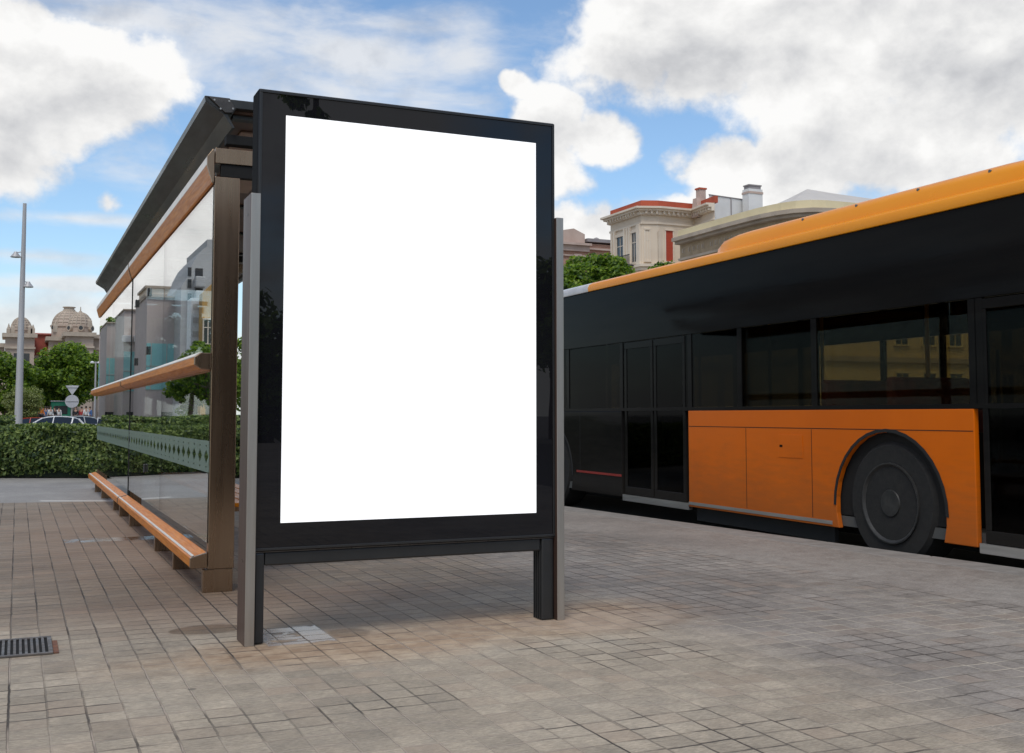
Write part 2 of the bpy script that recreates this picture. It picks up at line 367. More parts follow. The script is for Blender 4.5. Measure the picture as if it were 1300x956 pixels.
    wet = N.m('MAXIMUM', N.m('MULTIPLY', rect(1.02, 1.33, 4.86, 5.27, .008), ragged), N.m('MULTIPLY', rect(.36, 1.35, 9.38, 9.66, .01), ragged))
    wet = N.m('MULTIPLY', wet, N.m('SUBTRACT', 1.0, N.m('MULTIPLY', J, .97)))
    damp_shade = N.m('MAXIMUM', N.m('MAXIMUM', wet, N.m('MULTIPLY', blob(.84, 5.36, .17, .11, .06, .25), .95)), N.m('MAXIMUM', N.m('MULTIPLY', blob(1.42, 5.02, .10, .10, .2, .6), .7), N.m('MULTIPLY', blob(.85, 6.75, .65, .75, .6, .8), .45)))  # the last, widest blob paints the shelter's soft shadow
    base = N.mix(damp_shade, base, N.mix(1.0, base, (.50,.44,.38), 'MULTIPLY'))
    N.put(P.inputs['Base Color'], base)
    ro = N.m('ADD', N.step(n2, .3, .7, .60, .80), 0.0)
    ro = N.m('ADD', N.m('MULTIPLY', ro, N.m('SUBTRACT', 1.0, wet)), N.m('MULTIPLY', .20, wet))
    N.put(P.inputs['Roughness'], ro)
    P.inputs['Specular IOR Level'].default_value = .5
    h = N.m('SUBTRACT', N.m('ADD', N.m('MULTIPLY', n2, .30), N.m('ADD', N.m('MULTIPLY', n3, .35), N.m('MULTIPLY', wn.outputs['Value'], .35))), N.m('MULTIPLY', J, 1.1))
    b = N.new('ShaderNodeBump'); b.inputs['Distance'].default_value = .009
    N.put(b.inputs['Strength'], N.m('SUBTRACT', .75, N.m('MULTIPLY', wet, .70))); N.put(b.inputs['Height'], h)
    N.put(P.inputs['Normal'], b.outputs[0])
pavemat()
def asphalt(name, c=(.052,.05,.048)):
    pmat(name, c, tuple(x*1.35 for x in c), rough=.85, scale=1.2, bump=.35, bscale=60)
asphalt('asphalt'); asphalt('ground_mat', (.16,.15,.135))
pmat('line_paint', (.72,.71,.68), (.55,.54,.51), rough=.6, scale=5)
# ------------------------------------------------------------------ setting
def ground():
    xs = [-900,-300,-120,-60,-30,-10,10,30,60,120,300,900]; ys = [-900,-300,-100,-40,-10,22,27,33,40,50,85,92,98,105,130,300,900,1500]
    def h(y):
        t = [(22,-.25),(40,-.62),(88,-.62),(100,-.02),(2000,-.02)]
        if y <= 22: return -.25
        for (a, za), (b, zb) in zip(t, t[1:]):
            if y <= b: return za+(zb-za)*(y-a)/(b-a)
        return -.02
    mb = MB(); n = len(xs)
    vs = [(x, y, h(y)) for y in ys for x in xs]
    mb.add(vs, [(j*n+i, j*n+i+1, (j+1)*n+i+1, (j+1)*n+i) for j in range(len(ys)-1) for i in range(n-1)])
    tag(mb.build('ground', 'ground_mat'), 'wide pale ground of the square reaching the horizon', kind='structure')
ground()
mb = MB(); mb.prZ([(-40,-30),(kerbX(-30)-.3,-30),(kerbX(20)-.3,20),(kerbX(20)-.3,24),(-40,24)], -.3, 0)
tag(mb.build('pavement', 'paving'), 'broad pavement of small square paving stones', kind='structure')
mb = MB(); y = -30.0; ks = []
while y < 30:
    y2 = min(y+1.0, 30); g = .004
    mb.prZ([(kerbX(y+g)-.295,y+g),(kerbX(y+g),y+g),(kerbX(y2-g),y2-g),(kerbX(y2-g)-.295,y2-g)], -.3, .003); y = y2
tag(mb.build('kerb', 'kerb_stone', bevel=.012), 'long granite kerb between pavement and carriageway', kind='structure')
mb = MB(); mb.prZ([(kerbX(-30)+.002,-30),(26,-30),(26,110),(kerbX(30)-9,110),(kerbX(30)+.002,30)], -.24, -.15)
tag(mb.build('road', 'asphalt'), 'asphalt carriageway beside the kerb', kind='structure')
mb = MB()
for k in range(-6, 22): mb.box(10.6, 10.72, k*5, k*5+2.4, -.148, -.143)
tag(mb.build('road_marking', 'line_paint'), 'dashed white lane line on the carriageway', kind='structure')
mb = MB(); mb.box(26, 52, -30, 110, -.3, 0)
tag(mb.build('far_pavement', 'kerb_stone'), 'far pavement in front of the street buildings', kind='structure')
mb = MB(); mb.prZ([(-60,52),(40,52),(40,84),(-60,84)], -.62, -.60)
tag(mb.build('cross_road', 'asphalt'), 'low crossing road behind the hedges', kind='structure')
# drain grate in the pavement
t = thing('drain_grate', 'rusty slotted iron drain grate set in the paving at lower left', 'drain grate', (0,5.27,0))
gx0, gx1, gy0, gy1 = -.42, .165, 5.07, 5.45
mb = MB(); w = .018
mb.box(gx0, gx1, gy0, gy0+w, .001, .010).box(gx0, gx1, gy1-w, gy1, .001, .010).box(gx0, gx0+w, gy0+w, gy1-w, .001, .010).box(gx1-w, gx1, gy0+w, gy1-w, .001, .010)
mb.build('frame', 'grate_metal', t, bevel=.002)
mb = MB(); k = gx0+w+.008
while k < gx1-w-.012: mb.box(k, k+.011, gy0+w, gy1-w, .0015, .008); k += .0225
mb.build('slats', 'grate_metal', t)
MB().box(gx0+w, gx1-w, gy0+w, gy1-w, .0006, .0012).build('pit_shade', 'dark_void', t)  # thin black sheet stands in for the shade below the slats
MB().box(gx1+.001, gx1+.022, gy0+.01, gy1-.1, .0008, .006).build('rust_edge', 'grate_rust', t)
# ------------------------------------------------------------------ advertising panel
YP = 4.916
t = thing('advertising_panel', 'tall black advertising panel with a blank white lit poster on two legs', 'advertising panel', (1.69,YP,0))
ca = MB().box(.952, 2.438, YP, YP+.135, .398, 2.470).build('case', ['black_gloss', 'black_side'], t, bevel=.010, seg=3)
for p in ca.data.polygons:
    if p.normal.y > -.9: p.material_index = 1
# frame lip around the glass
mb = MB(); fx0, fx1, fz0, fz1 = .958, 2.432, .405, 2.463; l = .012
mb.box(fx0, fx1, YP-.006, YP-.0005, fz1-l, fz1).box(fx0, fx1, YP-.006, YP-.0005, fz0, fz0+l).box(fx0, fx0+l, YP-.006, YP-.0005, fz0+l, fz1-l).box(fx1-l, fx1, YP-.006, YP-.0005, fz0+l, fz1-l)
mb.build('rim', 'black_paint', t, bevel=.002)
MB().box(1.0765, 2.329, YP-.0035, YP-.0005, .5235, 2.3565).build('poster', 'poster_white', t)
MB().box(1.012, 2.360, YP+.012, YP+.105, .336, .396).build('lower_rail', 'black_paint', t, bevel=.008)
MB().box(.966, 2.430, YP+.004, YP+.120, .3965, .4005).build('seam', 'steel_dark', t)
for x0, x1 in ((.966, 1.010), (2.3615, 2.4285)):
    lg = MB().box(x0, x1, YP+.004, YP+.108, .0, .3955)
    lo = lg.build('leg', 'black_paint', t, bevel=.008)
    mb = MB()
    for k in range(4): mb.box(x0-.004, x0+.001, YP+.018+k*.022, YP+.026+k*.022, .004, .37)
    mb.build('rib', 'black_paint', lo)
for x0, x1 in ((.921, .9635), (2.4305, 2.470)):
    po = MB().box(x0, x1, YP-.028, YP+.150, 0, 1.985).build('side_post', ['steel_light', 'steel_side_reflection'], t, bevel=.002)
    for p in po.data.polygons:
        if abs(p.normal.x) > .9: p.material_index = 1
    for z in (.36, 1.9): MB().tube((x0-.0015, YP+.05, z), (x0+.002, YP+.05, z), .006).build('bolt', 'steel_dark', po)
# ------------------------------------------------------------------ bus shelter
XG = 1.005; YN = 6.45; YJ = 11.4; YF = 16.2
t = thing('bus_shelter', 'long glass bus shelter with orange wooden rails and dark overhanging roof', 'bus shelter', (XG,YN,0))
mb = MB().box(1.005, 1.150, YN, YN+.055, .13, 2.378).box(.978, 1.145, YN+.0005, YN+.0545, 0, .13)
mb.build('end_post', 'steel_brown', t, bevel=.004)
mb = MB().box(1.02, 1.15, YF, YF+.055, 0, 2.52); mb.build('end_post', 'steel_brown', t, bevel=.004)
mb = MB().box(1.02, 1.13, YJ-.012, YJ+.028, .0, 2.52); mb.build('middle_post', 'steel_brown', t, bevel=.003)
panes = [(YN+.002, 8.82), (8.828, YJ-.02), (YJ+.035, 13.85), (13.858, YF-.01)]
for a, b in panes:
    g = MB().box(XG, XG+.010, a, b, .275, 2.40).build('glass_pane', 'shelter_glass', t)
    MB().box(XG+.0005, XG+.0095, b+.0005, b+.0065, .275, 2.40).build('edge_seal', 'black_rubber', g)
for y in (YJ-.018, YJ+.0285): MB().box(XG-.004, XG+.016, y, y+.005, .20, 2.42).build('joint_strip', 'black_rubber', t)
MB().box(XG-.003, XG-.0005, YN+.02, YF-.05, .672, .852).build('frosted_band', 'frosted_band', t)
for y, z in ((9.85,2.05),(9.85,1.55),(10.9,2.05),(10.9,1.5),(9.85,.55)):
    MB().box(XG-.018, XG-.001, y-.03, y+.03, z-.035, z+.035).build('clamp', 'black_paint', t, bevel=.004)
def rail(name, prof, trim_gloss):
    for a, b in ((YN+.02, YJ-.04), (YJ+.05, YF)):
        r = MB().prY(prof, a, b).build(name, 'wood_varnish', t, bevel=.003)
        MB().prY(trim_gloss, a, b).build('trim_gloss', 'trim_gloss_white', r)
        cp = [(x-.002 if x < XG-.02 else x, z) for x, z in prof]
        MB().prY(cp, a-.03, a-.001).build('end_cap', 'steel_brown', r, bevel=.003)
xi = XG-.005
rail('top_rail', [(.962,2.441),(.962,2.494),(.990,2.536),(xi,2.536),(xi,2.335),(.990,2.345)], [(.9605,2.446),(.9605,2.492),(.9612,2.492),(.9612,2.446)])
rail('middle_rail', [(.912,1.286),(.912,1.330),(.945,1.354),(xi,1.354),(xi,1.258),(.950,1.262)], [(.912,1.336),(.944,1.3605),(.955,1.3605),(.955,1.3552),(.9455,1.3552),(.9125,1.3315)])
rail('bottom_rail', [(.908,.145),(.908,.196),(.916,.203),(xi,.226),(xi,.140),(.915,.140)], [(.9165,.2045),(.930,.2083),(.930,.2113),(.9165,.2075)])  # white strip paints the gloss on this rail's top face
# sheet behind the bottom rail and its feet
for y in (7.50, 8.55, 10.55, 11.62, 12.40, 14.2, 15.4):
    MB().box(.948, 1.085, y, y+.045, 0, .150 if y < 100 else .2).build('foot', 'steel_brown', t, bevel=.003)
# roof: edge beams, end caps, ceiling, lamps
ra, rb = 6.40, 16.1
beam = [(.932,2.832),(1.075,2.832),(1.112,2.775),(1.092,2.738),(1.045,2.735),(.940,2.800)]
MB().prY(beam, ra, rb).build('roof_edge_beam', 'roof_metal', t, bevel=.004)
cp = MB().prY([(.950,2.826),(1.070,2.826),(1.104,2.773),(1.087,2.744),(1.047,2.741)], ra-.012, ra-.001).build('roof_end_cap', 'steel_dark', t, bevel=.002)
for x, z in ((.985,2.808),(1.068,2.810),(1.020,2.760),(1.090,2.768)): MB().tube((x, ra-.018, z), (x, ra-.012, z), .0055, n=10).build('bolt', 'steel_light', cp)
# sloped gutter face below the beam
MB().prY([(.932,2.828),(.938,2.797),(1.043,2.732),(1.090,2.66),(1.105,2.66),(1.06,2.74),(.95,2.806)], ra+.002, rb).build('gutter_face', 'roof_metal', t)
MB().box(1.076, 2.55, ra+.0, ra+.06, 2.775, 2.826).build('front_beam', 'roof_metal', t, bevel=.003)
MB().box(1.076, 2.55, rb-.06, rb, 2.775, 2.826).build('rear_beam', 'roof_metal', t, bevel=.003)
MB().prY([(2.551,2.832),(2.70,2.832),(2.73,2.80),(2.60,2.735),(2.551,2.735)], ra, rb).build('roof_edge_beam', 'roof_metal', t, bevel=.004)
MB().box(1.10, 2.55, ra+.065, rb-.065, 2.806, 2.83).build('roof_sheet', 'roof_metal', t)
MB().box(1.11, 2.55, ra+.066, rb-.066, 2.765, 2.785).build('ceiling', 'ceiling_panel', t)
for k in range(7):
    y = ra+.45+k*1.4
    MB().box(1.11, 2.55, y-.35, y-.28, 2.742, 2.764).build('ceiling_batten', 'roof_metal', t)
    MB().box(1.22, 1.62, y, y+.5, 2.752, 2.7645).build('ceiling_lamp', 'lamp_panel', t, bevel=.004)
for y in (YN-.01, YJ-.02, YF-.01):
    MB().box(1.065, 2.45, y, y+.075, 2.572, 2.628).build('cross_beam', 'dark_void', t, bevel=.003)  # cross beam and gusset near-black: roof shadow put into their colour
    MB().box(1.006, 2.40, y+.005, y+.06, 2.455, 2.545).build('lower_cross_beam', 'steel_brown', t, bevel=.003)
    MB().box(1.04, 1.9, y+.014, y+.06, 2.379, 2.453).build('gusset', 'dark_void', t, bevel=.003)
    MB().box(1.3, 1.42, y+.02, y+.06, 2.6205, 2.765).build('bracket', 'roof_metal', t)
MB().box(1.03, 1.10, YN+.08, YF-.02, 2.505, 2.535).build('lengthwise_beam', 'roof_metal', t)
# inside bench
sb = MB()
for k in range(4): sb.box(1.24+k*.095, 1.32+k*.095, 7.0, 11.0, .43, .455)
sb.build('seat', 'wood_varnish', t, bevel=.003)
for y in (7.5, 10.5): MB().box(1.16, 1.60, y, y+.05, .36, .428).build('seat_bracket', 'steel_brown', t)
# ------------------------------------------------------------------ bus
th = -math.atan(.023)
bus = thing('city_bus', 'orange and black single-decker city bus passing the kerb', 'bus', (6.08,5.3,-.15), world=False, rz=th)
def arch_poly(y0, y1, z0, z1, arches):
    pts = [(y0, z1), (y0, z0)]
    for c, r, zc in sorted(arches):
        a0 = math.asin(max(-1, min(1, (z0-zc)/r)))
        n = 18
        for i in range(n+1):
            a = math.pi - a0 - (math.pi-2*a0)*i/n
            pts.append((c+math.cos(a)*r, zc+math.sin(a)*r))
    return pts + [(y1, z0), (y1, z1)]
WF, WR = 1.30, 7.42       # wheel centres along the bus
LB0, LB1 = -1.35, 10.65   # nose and tail
SILL, BELT, WTOP, EAVE = .235, 1.195, 1.965, 2.625
W = 2.5
for s, x0, x1 in ((0, 0, .045), (1, W-.045, W)):
    if s == 0:
        MB().prX(arch_poly(.42, 4.15, SILL, BELT, [(WF, .60, .42)]), x0, x1).build('orange_side_panel', 'bus_orange', bus, bevel=.006)
        MB().prX(arch_poly(5.55, LB1-.05, SILL, BELT, [(WR, .60, .42)]), x0, x1).build('rear_side_panel', 'bus_black', bus, bevel=.006)
    else:
        MB().prX(arch_poly(LB0+.05, LB1-.05, SILL, BELT, [(WF, .60, .42), (WR, .60, .42)]), x0, x1).build('far_side_panel', 'bus_orange', bus, bevel=.006)
# lip around the front arch, sill strip, panel seams, markings
for c in (WF, WR):
    a = []
    for i in range(19):
        q = math.pi*i/18; a.append((c+math.cos(q)*.60, .42+math.sin(q)*.60))
    for i in range(18, -1, -1):
        q = math.pi*i/18; a.append((c+math.cos(q)*.625, .42+math.sin(q)*.625))
    MB().prX(a, -.006, -.0005).build('arch_trim', 'black_rubber', bus)
for a, b in ((1.95, 4.15), (8.1, 10.5)): MB().box(-.004, -.0005, a, b, SILL+.02, SILL+.05).build('sill_strip', 'bus_silver', bus)
for a, b in ((5.56, 6.7), (8.15, 10.4)): MB().box(-.003, -.0005, a, b, .46, .485).build('red_stripe', 'bus_red', bus)
MB().box(-.003, -.0005, 8.1, 10.55, 1.06, 1.10).build('grey_stripe', 'bus_grey', bus)
for y in (2.2, 3.15): MB().box(-.0015, -.0005, y, y+.006, SILL+.06, BELT-.165).build('panel_seam', 'dark_void', bus)
MB().box(-.0015, -.0005, .43, 4.14, 1.035, 1.041).build('panel_seam', 'dark_void', bus)
for y in (6.6, 8.3, 9.4): MB().box(-.0015, -.0005, y, y+.008, SILL+.06, BELT-.02).build('panel_seam', 'dark_void', bus)
fh = MB().box(-.004, -.0005, 2.32, 2.66, .78, .98).build('filler_hatch', 'bus_orange', bus, bevel=.003)
MB().box(-.006, -.0042, 2.60, 2.64, .87, .89).build('latch', 'bus_black', fh)
# service grille on the rear side panel
mb = MB()
for k in range(12): mb.box(-.006, -.001, 8.5, 9.3, .60+k*.03, .615+k*.03)
mb.build('grille', 'bus_grey', bus)
# window posts and bands
for s, x0, x1 in ((0, .0, .04), (1, W-.04, W)):
    MB().box(x0, x1, LB0+.12, LB1-.12, WTOP, EAVE).build('upper_band', 'bus_black', bus, bevel=.006)
    MB().box(x0, x1, LB0+.12, LB1-.12, BELT+.001, BELT+.035).build('window_sill', 'bus_black', bus)
posts = [LB0+.12, -1.12, .36, .42, 2.16, 3.25, 4.12, 5.56, 6.95, 8.35, 9.7, LB1-.12]
for s in (0, 1):
    x0 = .003 if s == 0 else W-.037
    for y in posts[2:] if s == 0 else posts:
        MB().box(x0, x0+.034, y-.035, y+.035, BELT+.035, WTOP-.001).build('window_post', 'bus_black', bus)
    ys = posts[2:] if s == 0 else posts
    for a, b in zip(ys, ys[1:]):
        if b-a < .3: continue
        clear = (a < 2.1) or s == 1
        MB().box(x0+.008, x0+.016, a+.036, b-.036, BELT+.036, WTOP-.002).build('window', 'bus_glass_tinted' if clear else 'bus_glass_dark', bus)
# doors on the kerb side
def door(y0, y1, zt):
    n = 2; w = (y1-y0)/n
    for k in range(n):
        a, b = y0+k*w+.012, y0+(k+1)*w-.012
        mb = MB().box(.004, .04, a, b, .27, .36).box(.004, .04, a, b, zt-.07, zt).box(.004, .04, a, a+.05, .36, zt-.07).box(.004, .04, b-.05, b, .36, zt-.07)
        d = mb.build('door', 'bus_black', bus, bevel=.004)
        MB().box(.012, .02, a+.051, b-.051, .361, zt-.071).build('pane', 'bus_glass_dark', d)
        MB().tube((.055, b-.1, .8), (.055, b-.1, 1.6), .014).build('handle', 'bus_silver', d)
door(-.95, .36, 1.955); door(4.2, 5.5, 1.955)
MB().box(.004, .04, LB0+.05, -.96, SILL, 1.955).build('front_corner_panel', 'bus_grey', bus)
for a, b in ((LB0+.12, .40), (4.16, 5.54)): MB().box(.0, .045, a, b, .20, .268).build('door_step', 'bus_silver', bus)
# roof: cove, deck, pods
L0, L1 = LB0+.06, LB1-.06
cove = [(-.012,EAVE+.001),(-.018,EAVE+.045),(.0,EAVE+.085),(.05,EAVE+.112),(.12,EAVE+.125),(.12,EAVE+.001)]
MB().prY(cove, L0, 6.35).build('roof_cove', 'bus_amber', bus, bevel=.004, smooth=True)
MB().prY(cove, 6.355, L1).build('rear_roof_cove', 'bus_silver_roof', bus, bevel=.004, smooth=True)
MB().prY([(W-x, z) for x, z in cove], L0, L1).build('roof_cove', 'bus_amber', bus, bevel=.004, smooth=True)
MB().box(.121, W-.121, L0, L1, EAVE+.06, EAVE+.12).build('roof_deck', 'bus_amber', bus)
def pod(y0, y1, hx=.10, h=.235):
    mb = MB(); rings = []; n = 14
    ys = [0, .03, .10, .22, .40, .62]; hs = [.0, .45, .72, .9, .975, 1.0]
    seq = [(y0+a*1.0, s) for a, s in zip(ys, hs)] + [(y1-a*1.0, s) for a, s in reversed(list(zip(ys, hs)))]
    vs = []
    for yy, s in seq:
        hh = h*max(s, .02); ins = (1-s)*.25
        prof = []
        for i in range(n):
            q = math.pi*i/(n-1)
            cx = -math.copysign(abs(math.cos(q))**.38, math.cos(q)); cz = abs(math.sin(q))**.55
            prof.append((W/2+cx*(W/2-hx-ins), EAVE+.10+cz*hh))
        vs += [(x, yy, z) for x, z in prof]
    k = len(seq)
    fs = [(j*n+i, j*n+i+1, (j+1)*n+i+1, (j+1)*n+i) for j in range(k-1) for i in range(n-1)]
    fs += [tuple(range(n)), tuple(range((k-1)*n, k*n))] + [(j*n, (j+1)*n, (j+1)*n+n-1, j*n+n-1) for j in range(k-1)]
    mb.add(vs, fs); o = mb.build('roof_pod', 'bus_amber', bus, smooth=True)
    b2 = MB()
    for q in range(int((y1-y0-1)/.7)): b2.tube((hx+.035, y0+.7+q*.7, EAVE+.10+h*.62), (hx+.05, y0+.7+q*.7, EAVE+.10+h*.62), .012, n=8)
    b2.build('rivet', 'bus_grey', o)
pod(-.35, 3.95)
# nose, tail, interior
mb = MB().prX([(LB0,.3),(LB0,1.15),(LB0+.05,1.2),(LB0+.05,.3)], .05, W-.05)
mb.build('front_panel', 'bus_orange', bus, bevel=.01)
MB().box(.05, W-.05, LB0+.03, LB0+.045, 1.2, 2.3).build('windscreen', 'bus_glass_tinted', bus)
MB().box(.05, W-.05, LB0+.02, LB0+.06, 2.3, 2.66).build('destination_box', 'bus_black', bus)
MB().box(.05, W-.05, LB0, LB0+.05, .2, .3).build('bumper', 'bus_black', bus)
for x in (.2, W-.5): MB().box(x, x+.3, LB0-.012, LB0-.001, .45, .62).build('headlight', 'lens_clear', bus, bevel=.01)
MB().box(-.25, -.10, LB0-.15, LB0-.05, 1.6, 2.0).tube((-.17, LB0-.08, 1.98), (.1, LB0+.05, 2.4), .02).build('mirror', 'bus_black', bus)
MB().box(.05, W-.05, LB1-.05, LB1, SILL, 2.66).build('rear_panel', 'bus_black', bus, bevel=.01)
for x in (.1, W-.25): MB().box(x, x+.15, LB1+.001, LB1+.015, .8, 1.1).build('tail_light', 'lens_red', bus)
MB().box(.05, W-.05, L0+.07, 8.3, .25, .33).build('floor', 'bus_inside', bus)
MB().box(.05, W-.05, 8.31, LB1-.06, .25, 1.15).build('engine_box', 'bus_inside', bus)
MB().box(.05, W-.05, L0+.07, LB1-.06, 2.50, 2.62).build('ceiling', 'bus_inside', bus)
for y in [1.0, 1.8, 2.6, 3.4, 5.9, 6.7, 7.5]:
    for x in ((.12, .95), (1.55, 2.38)):
        sx0, sx1 = x
        if sx0 < 1 and y < 2.3 and y > .8: z = .45
        else: z = .2
        s = MB().box(sx0, sx1, y, y+.42, .33+z, .42+z).build('seat', 'seat_red', bus, bevel=.02)
        MB().box(sx0, sx1, y+.36, y+.44, .421+z, 1.0+z).build('seat_back', 'seat_red', s, bevel=.03)
for y in (.6, 1.9, 3.3, 4.15, 5.5): MB().tube((1.0, y, .33), (1.0, y, 2.5), .018).build('grab_pole', 'pole_yellow', bus)
for x in (.12, W-.12-.3):
    for c in (WF, WR): MB().box(min(x, x+.3)-.06, x+.36, c-.62, c+.62, .34, 1.02).build('wheel_housing', 'dark_void', bus)
for x0 in (.03, W-.33):
    for c in (WF, WR):
        wx = x0; out = -1 if x0 < 1 else 1
        w0 = MB().lathe((wx, c, .475), [(.30,.0),(.44,.0),(.47,.03),(.475,.15),(.47,.27),(.44,.30),(.30,.30)], 40, axis='X').build('wheel', 'tyre', bus, smooth=True)
        xr = wx+.02 if out < 0 else wx+.21
        MB().lathe((xr, c, .475), [(.02,-.03),(.10,-.03),(.12,.02),(.22,.045),(.27,-.01),(.30,-.035),(.31,-.035),(.31,.0),(.05,.05)] if out < 0 else [(.3,0),(.3,.07),(.24,.02),(.1,.07),(.05,.07)], 32, axis='X').build('rim', 'rim', w0, smooth=True)
        b3 = MB()
        for q in range(10):
            a = q*math.pi/5; b3.tube((xr-.012, c+math.cos(a)*.165, .475+math.sin(a)*.165), (xr+.07, c+math.cos(a)*.165, .475+math.sin(a)*.165), .017, n=6)
        b3.build('wheel_nuts', 'bus_silver', w0)
MB().box(.30, W-.30, LB0+.4, LB1-.3, .16, .249).build('underbody', 'dark_void', bus)
for a, b in ((2.0, 4.1), (8.1, 10.4)): MB().box(.06, .10, a, b, .10, .30).build('skirt', 'black_rubber', bus)
# ------------------------------------------------------------------ foliage
def leafmesh(name, pts, nrm, size, mats, parent=None, loc=None, asp=.62, weights=(.45,.3,.25)):
    n = len(pts)
    size = size*rng.uniform(.6, 1.35, n)[:,None]
    rnd = rng.normal(size=(n,3)); nn = nrm + rnd*.75; nn /= np.linalg.norm(nn, axis=1)[:,None]
    a = np.cross(nn, rng.normal(size=(n,3))); a /= np.linalg.norm(a, axis=1)[:,None]; b = np.cross(nn, a)
    v = np.empty((n,4,3)); v[:,0] = pts-a*size; v[:,1] = pts-b*size*asp; v[:,2] = pts+a*size; v[:,3] = pts+b*size*asp
    me = bpy.data.meshes.new(name)
    me.vertices.add(4*n); me.vertices.foreach_set('co', v.reshape(-1))
    me.loops.add(4*n); me.loops.foreach_set('vertex_index', np.arange(4*n, dtype=np.int32))
    me.polygons.add(n); me.polygons.foreach_set('loop_start', np.arange(0, 4*n, 4, dtype=np.int32)); me.polygons.foreach_set('loop_total', np.full(n, 4, dtype=np.int32))
    for m in mats: me.materials.append(MATS[m])
    me.polygons.foreach_set('material_index', rng.choice(3, n, p=weights).astype(np.int32))
    me.update(); me.validate()
    o = bpy.data.objects.new(name, me); col.objects.link(o)
    if parent: o.parent = parent
    if loc is not None: o.location = loc
    return o
def make_tree(label, loc, h, rx, rz, leaf=.2, nlimb=16, n=8000, mats=('leaf_a','leaf_b','leaf_c'), group=None, clumps=46, name='broadleaf_tree', trunk_r=.16, ry=None, cat='tree', low=0.0):
    "h: top height; rx: crown radius; rz: half height of the crown"
    ry = ry or rx
    t = thing(name, label, cat, loc, group, world=False)
    cz = h-rz
    cl = []
    while len(cl) < clumps:
        p = rng.uniform(-1, 1, 3)
        if np.linalg.norm(p) > 1 or np.linalg.norm(p) < .35: continue
        p = p*.86; cl.append((p[0]*rx, p[1]*ry, cz+p[2]*rz*(1 if p[2] > 0 else 1-low), rng.uniform(.22, .42)*rx))
    pts = []; nr = []
    per = n//clumps
    for x, y, z, r in cl:
        d = rng.normal(size=(per,3)); d /= np.linalg.norm(d, axis=1)[:,None]
        rr = rng.uniform(.25, 1.0, per)[:,None]**.5
        q = d*rr*r*np.array([1,1,.72]) + np.array([x,y,z]); pts.append(q); nr.append(d+np.array([0,0,.8]))
    leafmesh('crown', np.concatenate(pts), np.concatenate(nr), leaf, mats, t)
    mb = MB(); top = Vector((rng.uniform(-.2,.2), rng.uniform(-.2,.2), cz-rz*.15))
    segs = 5; prev = Vector((0,0,-.1))
    for i in range(1, segs+1):
        f = i/segs; p = Vector((top.x*f+rng.uniform(-.05,.05), top.y*f+rng.uniform(-.05,.05), -.1+(top.z+.1)*f))
        mb.tube(prev, p, trunk_r*(1.15-.6*(f-1/segs)), trunk_r*(1.15-.6*f), n=9); prev = p
    mb.build('trunk', 'bark', t, smooth=True)
    lb = MB()
    for x, y, z, r in cl[:nlimb]:
        s = Vector((top.x*.8, top.y*.8, top.z*rng.uniform(.62,.98))); e = Vector((x, y, z)); mid = s.lerp(e, .5)+Vector((0,0,-.12*r))
        lb.tube(s, mid, trunk_r*.42, trunk_r*.26, n=6).tube(mid, e, trunk_r*.26, trunk_r*.08, n=6)
    lb.build('limbs', 'bark', t, smooth=True)
    return t
